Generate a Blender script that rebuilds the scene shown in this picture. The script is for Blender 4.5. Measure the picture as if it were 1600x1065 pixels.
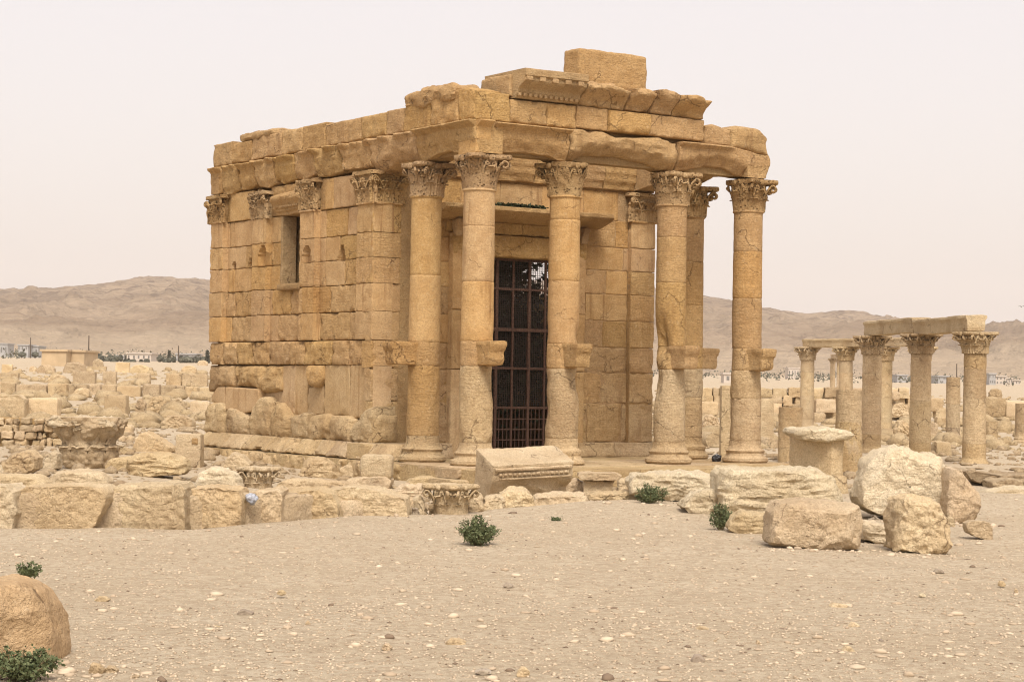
import bpy, math, random
import numpy as np
from mathutils import Vector

# ------------------------------------------------------------------ clean
for o in list(bpy.data.objects): bpy.data.objects.remove(o)
SC = bpy.context.scene
COL = SC.collection

# ------------------------------------------------------------------ camera
F_PX, PITCH, ROLL = 3086.07, 0.0205, 0.0164          # focal length in pixels of a 1600 px wide picture
CAMZ = 1.8726
cam_data = bpy.data.cameras.new('camera')
cam = bpy.data.objects.new('camera', cam_data); COL.objects.link(cam)
cam_data.sensor_width = 36.0
cam_data.lens = 36.0*F_PX/1600.0
cam_data.clip_start = 0.1; cam_data.clip_end = 9000
_F = np.array([0, math.cos(PITCH), math.sin(PITCH)]); _R0 = np.array([1., 0, 0]); _U0 = np.cross(_R0, _F)
_R = _R0*math.cos(ROLL)+_U0*math.sin(ROLL); _U = -_R0*math.sin(ROLL)+_U0*math.cos(ROLL)
from mathutils import Matrix
cam.matrix_world = Matrix(((_R[0], _U[0], -_F[0], 0), (_R[1], _U[1], -_F[1], 0), (_R[2], _U[2], -_F[2], CAMZ), (0, 0, 0, 1)))
SC.camera = cam

# ------------------------------------------------------------------ sky, sun, exposure
SUN_EL, SUN_AZ = math.radians(52), math.radians(172)    # azimuth from +Y, clockwise: behind the camera, to its right
world = bpy.data.worlds.new('World'); SC.world = world; world.use_nodes = True
nt = world.node_tree; nt.nodes.clear()
wo = nt.nodes.new('ShaderNodeOutputWorld')
sky = nt.nodes.new('ShaderNodeTexSky'); sky.sky_type = 'NISHITA'; sky.sun_disc = False
sky.sun_elevation = SUN_EL; sky.sun_rotation = SUN_AZ; sky.dust_density = 6.0; sky.air_density = 1.0; sky.ozone_density = 1.0
b1 = nt.nodes.new('ShaderNodeBackground'); b1.inputs['Strength'].default_value = 0.05
b2 = nt.nodes.new('ShaderNodeBackground'); b2.inputs['Strength'].default_value = 1.0
b2.inputs['Color'].default_value = (0.605, 0.54, 0.508, 1)     # an even veil of dusty cloud
ad = nt.nodes.new('ShaderNodeAddShader')
nt.links.new(sky.outputs[0], b1.inputs['Color']); nt.links.new(b1.outputs[0], ad.inputs[0]); nt.links.new(b2.outputs[0], ad.inputs[1])
nt.links.new(ad.outputs[0], wo.inputs['Surface'])
sun_d = bpy.data.lights.new('sun', 'SUN'); sun_d.energy = 2.7; sun_d.angle = math.radians(24); sun_d.color = (1.0, 0.93, 0.83)
sun = bpy.data.objects.new('sun', sun_d); COL.objects.link(sun)
sdir = Vector((math.sin(SUN_AZ)*math.cos(SUN_EL), math.cos(SUN_AZ)*math.cos(SUN_EL), math.sin(SUN_EL)))
sun.rotation_euler = sdir.to_track_quat('Z', 'Y').to_euler(); sun.location = (10, -10, 40)
SC.view_settings.view_transform = 'Standard'; SC.view_settings.look = 'None'
SC.view_settings.exposure = 0.36; SC.view_settings.gamma = 1.0; SC.view_settings.use_curve_mapping = False
SC.render.engine = 'CYCLES'
SC.cycles.max_bounces = 6; SC.cycles.diffuse_bounces = 3; SC.cycles.volume_bounces = 1
SC.cycles.use_denoising = True; SC.cycles.filter_width = 1.1

# ------------------------------------------------------------------ numpy noise
_rng = np.random.RandomState(7)
_perm = np.concatenate([_rng.permutation(256)]*3).astype(np.int64)
_g = _rng.normal(size=(256, 3)); _g /= np.linalg.norm(_g, axis=1)[:, None]
def pn(P):
    P = np.asarray(P, float); I = np.floor(P).astype(np.int64); f = P-I; I &= 255
    w = f*f*f*(f*(f*6-15)+10); out = 0
    for a in (0, 1):
        wx = w[:, 0] if a else 1-w[:, 0]
        for b in (0, 1):
            wy = w[:, 1] if b else 1-w[:, 1]
            for c in (0, 1):
                wz = w[:, 2] if c else 1-w[:, 2]
                h = _perm[_perm[_perm[I[:, 0]+a]+I[:, 1]+b]+I[:, 2]+c]
                g = _g[h]
                out = out+wx*wy*wz*(g[:, 0]*(f[:, 0]-a)+g[:, 1]*(f[:, 1]-b)+g[:, 2]*(f[:, 2]-c))
    return out*1.6
def fbm(P, o=3, gain=.5):
    P = np.asarray(P, float); s = 0; a = 1.
    for i in range(o): s = s+a*pn(P*2.03**i+17.3*i); a *= gain
    return s
def ridge(P, o=3):
    P = np.asarray(P, float); s = 0; a = 1.
    for i in range(o): s = s+a*(1-2*np.abs(pn(P*2.1**i+31.7*i))); a *= .5
    return s
def sst(a, b, x):
    t = np.clip((np.asarray(x, float)-a)/(b-a), 0, 1); return t*t*(3-2*t)

# ------------------------------------------------------------------ object helpers
WL = {}          # world location of every object we parent to (parents are never rotated or scaled)
def make_mesh(name, V, Q, N=(), ang=38, smooth=True):
    V = np.asarray(V, float); Q = np.asarray(Q, np.int64).reshape(-1, 4) if len(Q) else np.zeros((0, 4), np.int64)
    me = bpy.data.meshes.new(name)
    loops = [Q.ravel()]; tot = [np.full(len(Q), 4)]
    for n in N: loops.append(np.asarray(n)); tot.append(np.array([len(n)]))
    L = np.concatenate(loops); T = np.concatenate(tot)
    me.vertices.add(len(V)); me.vertices.foreach_set('co', V.ravel())
    me.loops.add(len(L)); me.loops.foreach_set('vertex_index', L.astype(np.int32))
    me.polygons.add(len(T)); st = np.concatenate([[0], np.cumsum(T)[:-1]])
    me.polygons.foreach_set('loop_start', st.astype(np.int32)); me.polygons.foreach_set('loop_total', T.astype(np.int32))
    me.update(calc_edges=True); me.validate()
    if smooth:
        me.polygons.foreach_set('use_smooth', np.ones(len(T), bool))
        if ang: me.set_sharp_from_angle(angle=math.radians(ang))
    return me
def tag(o, label=None, cat=None, group=None, kind=None):
    if label: o['label'] = label
    if cat: o['category'] = cat
    if group: o['group'] = group
    if kind: o['kind'] = kind
    return o
def link(o, parent=None, loc=(0, 0, 0)):
    COL.objects.link(o); loc = np.asarray(loc, float); WL[o.name] = loc
    if parent is not None: o.parent = parent; o.location = tuple(loc-WL[parent.name])
    else: o.location = tuple(loc)
    return o
def obj(name, V, Q, mat, parent=None, N=(), ang=38, smooth=True, base=False):
    V = np.asarray(V, float); c = (V.min(0)+V.max(0))/2
    if base: c[2] = V[:, 2].min()
    me = make_mesh(name, V-c, Q, N, ang, smooth)
    if mat is not None: me.materials.append(mat)
    return link(bpy.data.objects.new(name, me), parent, c)
def empty(name, loc, parent=None):
    o = bpy.data.objects.new(name, None); o.empty_display_size = .3
    return link(o, parent, loc)
def copy_thing(root, loc):
    r = root.copy(); COL.objects.link(r); r.location = loc; WL[r.name] = np.asarray(loc, float)
    def rec(src, dst):
        for ch in src.children:
            c = ch.copy(); COL.objects.link(c); c.parent = dst; rec(ch, c)
    rec(root, r)
    return r
def join(parts):
    V = []; Q = []; n = 0
    for v, q in parts: V.append(np.asarray(v, float)); Q.append(np.asarray(q)+n); n += len(v)
    return np.concatenate(V), np.concatenate(Q)
def gridq(nu, nv, wrap=False):
    i = np.arange(nu if wrap else nu-1)[:, None]; j = np.arange(nv-1)[None, :]; i2 = (i+1) % nu
    return np.stack([i*nv+j, i2*nv+j, i2*nv+j+1, i*nv+j+1], -1).reshape(-1, 4)
# lattice box whose edges are rounded by r: vertices, outward normals, quads
_bc = {}
def rbox(s, cell=.06, r=.03, nmax=40):
    s = np.asarray(s, float); n = np.clip(np.ceil(s/cell).astype(int), 3, nmax); key = tuple(n)
    if key not in _bc:
        pts = []; qs = []; cnt = 0
        for ax in range(3):
            a, b = [k for k in range(3) if k != ax]
            for side in (0, 1):
                A, B = np.meshgrid(np.arange(n[a]+1), np.arange(n[b]+1), indexing='ij')
                p = np.zeros((A.size, 3), int); p[:, a] = A.ravel(); p[:, b] = B.ravel(); p[:, ax] = side*n[ax]
                q = gridq(n[a]+1, n[b]+1)
                if (side == 0) != (ax == 1): q = q[:, ::-1]
                pts.append(p); qs.append(q+cnt); cnt += len(p)
        p = np.concatenate(pts); u, inv = np.unique(p, axis=0, return_inverse=True)
        _bc[key] = (u/n, np.ravel(inv)[np.concatenate(qs)])
    u, q = _bc[key]
    rr = min(r, s.min()*.45)
    # pull the outermost lattice lines towards the edges so the rounding has vertices
    t = u*2-1; t = np.sign(t)*(1-(1-np.abs(t))**1.0)
    P = t*s/2; inner = np.maximum(s/2-rr, 1e-4); c = np.clip(P, -inner, inner); d = P-c
    l = np.linalg.norm(d, axis=1)[:, None]; Nn = d/np.maximum(l, 1e-9)
    return c+Nn*rr, Nn, q
def rotz(V, a):
    c, s = math.cos(a), math.sin(a); V = np.asarray(V, float)
    return np.stack([V[:, 0]*c-V[:, 1]*s, V[:, 0]*s+V[:, 1]*c, V[:, 2]], -1)
def rotx(V, a):
    c, s = math.cos(a), math.sin(a)
    return np.stack([V[:, 0], V[:, 1]*c-V[:, 2]*s, V[:, 1]*s+V[:, 2]*c], -1)
def roty(V, a):
    c, s = math.cos(a), math.sin(a)
    return np.stack([V[:, 0]*c+V[:, 2]*s, V[:, 1], -V[:, 0]*s+V[:, 2]*c], -1)
def weather(V, N, seed, amp=.02, f=3., amp2=.006, f2=14., strata=0.):
    o = np.array([seed*3.7 % 97, seed*7.1 % 89, seed*1.9 % 83])
    h = amp*fbm(V*f+o, 3)+amp2*fbm(V*f2+o, 2)
    if strata: h = h+strata*ridge(V*np.array([2.2, 2.2, 9.])+o, 2)
    return V+N*h[:, None]
def cut(V, planes, soft=.0):
    V = V.copy()
    for n, d in planes:
        n = np.asarray(n, float); n = n/np.linalg.norm(n); k = V@n-d; V -= np.where(k > 0, k*(1-soft), 0)[:, None]*n
    return V

# ------------------------------------------------------------------ picture rays (used only to survey where things stand)
C0 = np.array([0, 0, CAMZ])
def ray(px, py): return _F+_R*(px-800)/F_PX-_U*(py-532.5)/F_PX
def proj(p):
    d = np.asarray(p, float)-C0; z = d@_F
    return 800+F_PX*(d@_R)/z, 532.5-F_PX*(d@_U)/z
def at_depth(px, py, Y):
    d = ray(px, py); return C0+d*(Y/d[1])

# ------------------------------------------------------------------ lie of the land
EDGE_X = np.array([-40, -5.4, -3.4, -1.4, 0, 1.7, 4.6, 8.6, 40])
EDGE_Y = np.array([14, 20.0, 20.9, 23.4, 25.2, 27.0, 30.3, 33.5, 52])
def ground_z(x, y, fine=True):
    x = np.asarray(x, float); y = np.asarray(y, float)
    x, y = np.broadcast_arrays(x, y); d = y-np.interp(x, EDGE_X, EDGE_Y)
    wd = 1.0+np.clip((x-2.5)*1.6, 0, 9)
    t = sst(0, 1, (d-.15)/wd)
    low = -.42+.34*sst(-3.5, -9, x)+.12*sst(8, 14, x)
    far = np.maximum(y-66-50*sst(2, 14, x), 0); rise = (.0088+.0050*sst(15, -25, x))*far*(1-.00012*np.minimum(far, 2500))
    z = .27*(1-t)+low*t+rise
    if fine:
        P = np.stack([x, y, x*0], -1).reshape(-1, 3)
        n1 = pn(P*.35+3).reshape(x.shape); n2 = pn(P*1.3+9).reshape(x.shape)
        z = z+n1*(.05+.0015*np.maximum(y-30, 0))*np.minimum(1, 60/np.maximum(y, 30))*1.2+n2*.018
    return z
def ground_hit(px, py):
    d = ray(px, py); t = 6.
    while t < 3000:
        p = C0+d*t
        if p[2] < float(ground_z(p[0], p[1], False)): break
        t *= 1.004
    return C0+d*t
# ------------------------------------------------------------------ materials
class NT:
    def __init__(s, name):
        s.m = bpy.data.materials.new(name); s.m.use_nodes = True; s.t = s.m.node_tree; s.t.nodes.clear()
        s.out = s.n('ShaderNodeOutputMaterial'); s.b = s.n('ShaderNodeBsdfPrincipled')
        s.b.inputs['Roughness'].default_value = .95; s.b.inputs['Specular IOR Level'].default_value = .15
        s.l(s.b.outputs[0], s.out.inputs[0])
        s.geo = s.n('ShaderNodeNewGeometry'); s.pos = s.geo.outputs['Position']
    def n(s, t, **k):
        x = s.t.nodes.new(t)
        for a, v in k.items(): setattr(x, a, v)
        return x
    def l(s, a, b): s.t.links.new(a, b)
    def set(s, sock, v):
        if hasattr(v, 'is_output') or isinstance(v, bpy.types.NodeSocket): s.l(v, sock)
        else: sock.default_value = v
    def math(s, op, a, b=0., clamp=False):
        x = s.n('ShaderNodeMath', operation=op, use_clamp=clamp); s.set(x.inputs[0], a); s.set(x.inputs[1], b); return x.outputs[0]
    def scale(s, v, sc):
        x = s.n('ShaderNodeVectorMath', operation='MULTIPLY'); s.l(v, x.inputs[0]); x.inputs[1].default_value = sc if hasattr(sc, '__len__') else (sc,)*3; return x.outputs[0]
    def noise(s, vec, scale=1., det=4., rough=.55, dist=0.):
        x = s.n('ShaderNodeTexNoise'); s.l(vec, x.inputs['Vector']); x.inputs['Scale'].default_value = scale
        x.inputs['Detail'].default_value = det; x.inputs['Roughness'].default_value = rough; x.inputs['Distortion'].default_value = dist
        return x.outputs['Fac']
    def vor(s, vec, scale, feature='F1', rnd=1.):
        x = s.n('ShaderNodeTexVoronoi', feature=feature); s.l(vec, x.inputs['Vector']); x.inputs['Scale'].default_value = scale
        x.inputs['Randomness'].default_value = rnd; return x.outputs['Distance']
    def ramp(s, f, lo, hi, a=0., b=1.):
        x = s.n('ShaderNodeMapRange', interpolation_type='SMOOTHSTEP'); s.set(x.inputs['Value'], f)
        for i, v in enumerate((lo, hi, a, b)): x.inputs[1+i].default_value = v
        return x.outputs[0]
    def mix(s, f, a, b, mode='MIX'):
        x = s.n('ShaderNodeMix', data_type='RGBA', blend_type=mode); s.set(x.inputs['Factor'], f)
        for k, v in ((6, a), (7, b)): s.set(x.inputs[k], v if not isinstance(v, tuple) else (*v[:3], 1))
        return x.outputs[2]
    def bump(s, h, dist, strength=1., prev=None):
        x = s.n('ShaderNodeBump'); s.set(x.inputs['Height'], h); x.inputs['Distance'].default_value = dist; x.inputs['Strength'].default_value = strength
        if prev is not None: s.l(prev, x.inputs['Normal'])
        return x.outputs[0]
    def rnd(s): return s.n('ShaderNodeObjectInfo').outputs['Random']
    def hsv(s, col, v, sat=1., hue=.5):
        x = s.n('ShaderNodeHueSaturation'); s.set(x.inputs['Color'], col); s.set(x.inputs['Value'], v); s.set(x.inputs['Saturation'], sat); s.set(x.inputs['Hue'], hue); return x.outputs[0]

def stone(name, pale, mid, dark, bump=.012, strata=.5, fine=1., streak=.0, patina=None, pits=.6, cracks=.5, tone=.14, drill=0.):
    s = NT(name); p = s.pos
    # every block gets its own piece of the pattern
    of = s.n('ShaderNodeVectorMath', operation='MULTIPLY'); s.l(s.rnd(), of.inputs[0]); of.inputs[1].default_value = (37., 61., 23.)
    q = s.n('ShaderNodeVectorMath', operation='ADD'); s.l(p, q.inputs[0]); s.l(of.outputs[0], q.inputs[1]); q = q.outputs[0]
    big = s.noise(p, .55, 5, .6, .6); med = s.noise(q, 2.6, 6, .65, .4); fin = s.noise(q, 22*fine, 5, .7)
    bed = s.noise(s.scale(q, (1.5, 1.5, 11.)), 1.6, 5, .62, .5)
    col = s.mix(s.ramp(med, .34, .68), mid, pale)
    col = s.mix(s.ramp(big, .42, .66, 0, .75), col, dark)
    if patina:                                   # golden skin on the upper stones, rubbed pale low down
        z = s.n('ShaderNodeSeparateXYZ'); s.l(p, z.inputs[0])
        zz = s.math('ADD', z.outputs[2], s.math('MULTIPLY', s.math('SUBTRACT', big, .5), 3.6))
        zz = s.math('ADD', zz, s.math('MULTIPLY', s.math('SUBTRACT', med, .5), 1.6))
        col = s.mix(s.ramp(zz, .3, 3.3), col, s.mix(s.ramp(med, .3, .7), patina[1], patina[0]))
    col = s.mix(s.ramp(bed, .5, .75, 0, .32*strata), col, dark)
    if streak:
        st = s.noise(s.scale(p, (6., 6., .38)), 1., 4, .6, .3)
        msk = s.math('MULTIPLY', s.ramp(st, .5, .68), s.ramp(s.noise(p, .8, 3), .42, .62))
        col = s.mix(s.math('MULTIPLY', msk, streak), col, (.24, .125, .05))
    col = s.mix(s.ramp(fin, .40, .66, .0, .46), col, s.mix(.55, dark, (.13, .08, .04)))
    col = s.mix(s.ramp(s.noise(q, 9*fine, 5, .75), .56, .7, 0, .35), col, s.mix(.5, pale, (.75, .62, .44)))
    sp = s.vor(q, 34*fine); spm = s.math('MULTIPLY', s.ramp(sp, .12, .28, 1, 0), s.ramp(med, .45, .62))
    col = s.mix(s.math('MULTIPLY', spm, .55*pits), col, (.10, .058, .028))
    ck = s.n('ShaderNodeTexVoronoi', feature='DISTANCE_TO_EDGE')
    wv = s.n('ShaderNodeVectorMath', operation='ADD'); s.l(q, wv.inputs[0])
    nz = s.n('ShaderNodeTexNoise'); s.l(q, nz.inputs['Vector']); nz.inputs['Scale'].default_value = 3.; nz.inputs['Detail'].default_value = 4
    s.l(s.scale(nz.outputs['Color'], .55), wv.inputs[1]); s.l(wv.outputs[0], ck.inputs['Vector']); ck.inputs['Scale'].default_value = 1.15
    cr = s.math('MULTIPLY', s.ramp(ck.outputs['Distance'], .004, .018, 1, 0), s.ramp(s.noise(q, 1.1, 3), .52, .6))
    col = s.mix(s.math('MULTIPLY', cr, cracks), col, (.10, .055, .026))
    if drill:                                    # drilled carving: shade of the hollows painted as dark dots, plus bump
        dv = s.vor(q, 13.); dm = s.math('MULTIPLY', s.ramp(dv, .10, .42, 1, 0), s.ramp(s.noise(q, 3.5, 3), .4, .55))
        col = s.mix(s.math('MULTIPLY', dm, drill), col, (.12, .068, .03))
    r = s.rnd()
    col = s.hsv(col, s.math('ADD', 1-tone*.5, s.math('MULTIPLY', r, tone)), s.math('ADD', .92, s.math('MULTIPLY', s.math('FRACT', s.math('MULTIPLY', r, 7.3)), .12)),
                s.math('ADD', .497, s.math('MULTIPLY', s.math('FRACT', s.math('MULTIPLY', r, 3.7)), .006)))
    s.l(col, s.b.inputs['Base Color'])
    crm = s.math('ABSOLUTE', s.math('SUBTRACT', s.noise(q, 7, 5, .72, .3), .5))
    h = s.math('ADD', s.math('ADD', med, s.math('MULTIPLY', crm, -1.1)), s.math('MULTIPLY', bed, 1.3*strata))
    nb = s.bump(h, bump*2.6)
    h2 = s.math('SUBTRACT', s.math('MULTIPLY', fin, .9), s.math('ADD', s.math('MULTIPLY', spm, .5*pits), s.math('MULTIPLY', cr, 1.4*cracks)))
    nb = s.bump(h2, bump/fine, 1., nb)
    if drill: nb = s.bump(s.math('MULTIPLY', dm, -1.), .04, 1., nb)
    s.l(nb, s.b.inputs['Normal'])
    return s.m

TEMPLE = stone('temple_limestone', (.54, .385, .205), (.47, .325, .165), (.34, .215, .098), .020, .35, 1., .45,
               patina=((.515, .335, .150), (.415, .255, .105)))
TEMPLE_SMOOTH = stone('temple_dressed_limestone', (.55, .400, .225), (.48, .330, .170), (.39, .245, .115), .010, .2, 1.3, .7,
               patina=((.525, .350, .170), (.435, .270, .118)), pits=.4, cracks=.4)
TEMPLE_PLASTER = stone('temple_orthostat_limestone', (.50, .365, .215), (.46, .325, .180), (.40, .27, .140), .006, .15, 1.2, .5, pits=.25, cracks=.2)
TEMPLE_CARVED = stone('temple_carved_limestone', (.48, .33, .165), (.42, .275, .130), (.28, .175, .080), .020, .3, 1.5, .2, pits=1., cracks=.3)
CAPITAL = stone('carved_capital_limestone', (.50, .345, .175), (.44, .29, .140), (.30, .185, .085), .020, .2, 1.5, .1, pits=.7, cracks=.2, drill=.5)
NICHE_SHADE = stone('shaded_niche_limestone', (.45, .32, .165), (.39, .265, .13), (.29, .19, .085), .02, .2, 1., .3, pits=1.)  # brown shade of the recess put into the stone colour
TEMPLE_PALE = stone('temple_weathered_limestone', (.60, .46, .275), (.53, .39, .22), (.40, .275, .145), .024, .3, 1., .15, pits=.8)
LOOSE = stone('loose_limestone', (.655, .525, .335), (.58, .445, .27), (.44, .315, .18), .024, .25, 1.7, 0., pits=.9)
LOOSE_PALE = stone('pale_limestone', (.74, .635, .455), (.67, .555, .375), (.52, .40, .245), .026, .35, 1.7, 0., pits=.9, cracks=.35)
LOOSE_TAN = stone('tan_limestone', (.70, .56, .37), (.63, .485, .30), (.52, .375, .215), .026, .12, 1.8, 0., pits=1.2, cracks=.3)
FAR_STONE = stone('ruin_limestone', (.57, .445, .28), (.505, .38, .23), (.385, .275, .155), .026, .3, .6, 0., pits=.9, tone=.26)
BOULDER = stone('ochre_boulder', (.60, .45, .285), (.54, .385, .225), (.43, .29, .16), .022, .1, 2.2, 0., pits=.5, cracks=.5)
GREYSTONE = stone('grey_stone', (.40, .34, .26), (.34, .28, .21), (.25, .2, .15), .01, .2, 1., 0.)

def plain(name, col, rough=.7, metal=0., noise=.25, nscale=30., spec=.3, bump=0.):
    s = NT(name); n = s.noise(s.pos, nscale, 4)
    s.l(s.mix(s.ramp(n, .3, .7), tuple(c*(1-noise) for c in col), tuple(min(1, c*(1+noise)) for c in col)), s.b.inputs['Base Color'])
    s.b.inputs['Roughness'].default_value = rough; s.b.inputs['Metallic'].default_value = metal; s.b.inputs['Specular IOR Level'].default_value = spec
    if bump: s.l(s.bump(n, bump), s.b.inputs['Normal'])
    return s.m
RUST = plain('rusty_painted_iron', (.085, .046, .032), .75, 0, .4, 25)
WIRE = plain('dark_wire', (.045, .032, .025), .8, 0, .4, 60)
DARKIN = stone('cella_interior_stone', (.16, .10, .055), (.12, .075, .04), (.08, .05, .025), .01)
BLACKBAG = plain('black_plastic', (.012, .012, .014), .35, 0, .3, 40, .5)
BLUEGREY = plain('grey_blue_plastic', (.34, .355, .40), .5, 0, .35, 25, .4)

def leafmat(name, c1, c2, trans=.25):
    s = NT(name); r = s.geo.outputs['Random Per Island']
    c = s.mix(r, c1, c2); s.l(c, s.b.inputs['Base Color']); s.b.inputs['Roughness'].default_value = .6
    return s.m
LEAF = leafmat('shrub_leaf', (.08, .10, .045), (.175, .195, .095))
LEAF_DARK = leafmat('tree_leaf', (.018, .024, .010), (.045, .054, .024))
LEAF_FAR = leafmat('far_leaf', (.085, .085, .062), (.15, .145, .108))
BARK = plain('bark', (.09, .065, .045), .9)
STEM = plain('shrub_stem', (.16, .13, .07), .9)

def ground_mat():
    s = NT('bare_gravelly_earth'); p = s.pos
    big = s.noise(p, .22, 5, .6, .5); med = s.noise(p, 1.7, 6, .65); fin = s.noise(p, 14., 6, .75); vf = s.noise(p, 110., 4, .8)
    col = s.mix(s.ramp(med, .32, .68), (.465, .385, .272), (.545, .465, .342))
    col = s.mix(s.ramp(big, .4, .65, 0, .55), col, (.475, .385, .265))
    col = s.mix(s.ramp(fin, .42, .60, .0, .75), col, (.36, .275, .185))
    col = s.mix(s.ramp(vf, .50, .64, .0, .7), col, (.29, .215, .14))  # darker grains, with tiny grain shadows put into the colour
    col = s.mix(s.ramp(s.noise(p, 60., 3, .8), .58, .68, 0, .55), col, (.66, .56, .43))
    v = s.n('ShaderNodeTexVoronoi'); s.l(p, v.inputs['Vector']); v.inputs['Scale'].default_value = 24.
    m = s.math('MULTIPLY', s.ramp(v.outputs['Distance'], .14, .3, 1, 0), s.ramp(fin, .5, .62))
    cc = s.n('ShaderNodeSeparateColor'); s.l(v.outputs['Color'], cc.inputs[0])
    col = s.mix(s.math('MULTIPLY', m, .8), col, s.mix(cc.outputs[0], (.36, .27, .18), (.62, .52, .40)))
    s.l(col, s.b.inputs['Base Color'])
    nb = s.bump(med, .05); nb = s.bump(s.math('ADD', fin, s.math('MULTIPLY', m, .6)), .022, 1, nb); nb = s.bump(vf, .007, 1, nb)
    s.l(nb, s.b.inputs['Normal']); return s.m
GROUND = ground_mat()
def hill_mat():
    s = NT('barren_hillside'); p = s.pos
    a = s.noise(s.scale(p, (.004, .004, .012)), 1., 8, .62, .6); b = s.noise(s.scale(p, (.012, .012, .16)), 1., 6, .65, .8); c = s.noise(p, .09, 5, .7)
    col = s.mix(s.ramp(a, .35, .65), (.25, .178, .115), (.375, .28, .19))
    col = s.mix(s.ramp(b, .48, .7, 0, .6), col, (.17, .112, .072)); col = s.mix(s.ramp(c, .52, .72, 0, .45), col, (.13, .09, .06))
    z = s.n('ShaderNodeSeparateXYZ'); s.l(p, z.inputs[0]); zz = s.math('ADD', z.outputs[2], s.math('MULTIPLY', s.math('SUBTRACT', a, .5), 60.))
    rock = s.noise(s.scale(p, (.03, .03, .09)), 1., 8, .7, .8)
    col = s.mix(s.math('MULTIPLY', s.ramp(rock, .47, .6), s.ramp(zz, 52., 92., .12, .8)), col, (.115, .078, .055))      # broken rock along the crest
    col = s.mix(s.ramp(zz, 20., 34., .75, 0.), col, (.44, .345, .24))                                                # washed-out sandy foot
    s.l(col, s.b.inputs['Base Color']); s.l(s.bump(s.math('ADD', b, s.math('MULTIPLY', s.math('ADD', c, rock), .7)), 9.), s.b.inputs['Normal']); return s.m
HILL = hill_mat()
def pebble_mat():
    s = NT('pebbles'); r = s.geo.outputs['Random Per Island']
    c = s.mix(s.ramp(r, .0, .75), (.40, .31, .215), (.56, .455, .33)); c = s.mix(s.ramp(r, .93, .95), c, (.61, .51, .385)); c = s.mix(s.ramp(r, .958, .96), c, (.20, .145, .10))  # the dark few also stand in for small stones' shadows
    s.l(c, s.b.inputs['Base Color']); return s.m
PEBBLE = pebble_mat()
WALLP = plain('rendered_house_wall', (.52, .46, .40), .9, 0, .06, 1.)
WALLB = plain('mud_house_wall', (.47, .355, .22), .9, 0, .1, .6)
WALLG = plain('grey_house_wall', (.36, .355, .35), .9, 0, .1, .6)
GLASS = plain('dark_window', (.16, .15, .14), .5, 0, .2, 3., .5)
# ------------------------------------------------------------------ temple frame: u along the front, w into the depth, z up; origin under the left front column
PHI, BX, BY = .5933, -.7706, 43.4841
U = np.array([math.cos(PHI), math.sin(PHI), 0]); W = np.array([-math.sin(PHI), math.cos(PHI), 0]); ZV = np.array([0, 0, 1.])
T0 = np.array([BX, BY, 0])
U1, U2, U3, CW, HU, WA, WB = 2.3236, 5.4248, 7.782, 2.2234, .349, 4.06, 12.97
def TP(u, w, z): return T0+U*u+W*w+ZV*z
def solve(fn, target, lo, hi):
    a = fn(lo)-target
    for _ in range(32):
        m = (lo+hi)/2; b = fn(m)-target
        if (a < 0) == (b < 0): lo = m
        else: hi = m
    return (lo+hi)/2
def w_px(px, z, off): return solve(lambda w: proj(TP(-off, w, z))[0], px, -4, 17)
def u_px(px, z, w): return solve(lambda u: proj(TP(u, w, z))[0], px, -4, 13)
def z_left(px, py, off):
    d = ray(px, py); t = ((TP(-off, 0, 0)-C0)@U)/(d@U); p = C0+d*t-T0; return float(p@W), float(p[2])
def z_front(px, py, w):
    d = ray(px, py); t = ((TP(0, w, 0)-C0)@W)/(d@W); p = C0+d*t-T0; return float(p@U), float(p[2])
FR_L = (T0, W, -U)      # s = w, outward = -u
FR_F = (T0, U, -W)      # s = u, outward = -w

temple = empty('temple', T0)
tag(temple, 'ruined golden limestone temple with columned porch and iron-barred doorway', 'temple')
_seed = [0]
def nseed(): _seed[0] += 1; return _seed[0]
def cv(c, s): return np.full_like(s, c, dtype=float) if not hasattr(c, '__len__') else np.interp(s, [a for a, b in c], [b for a, b in c])

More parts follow.
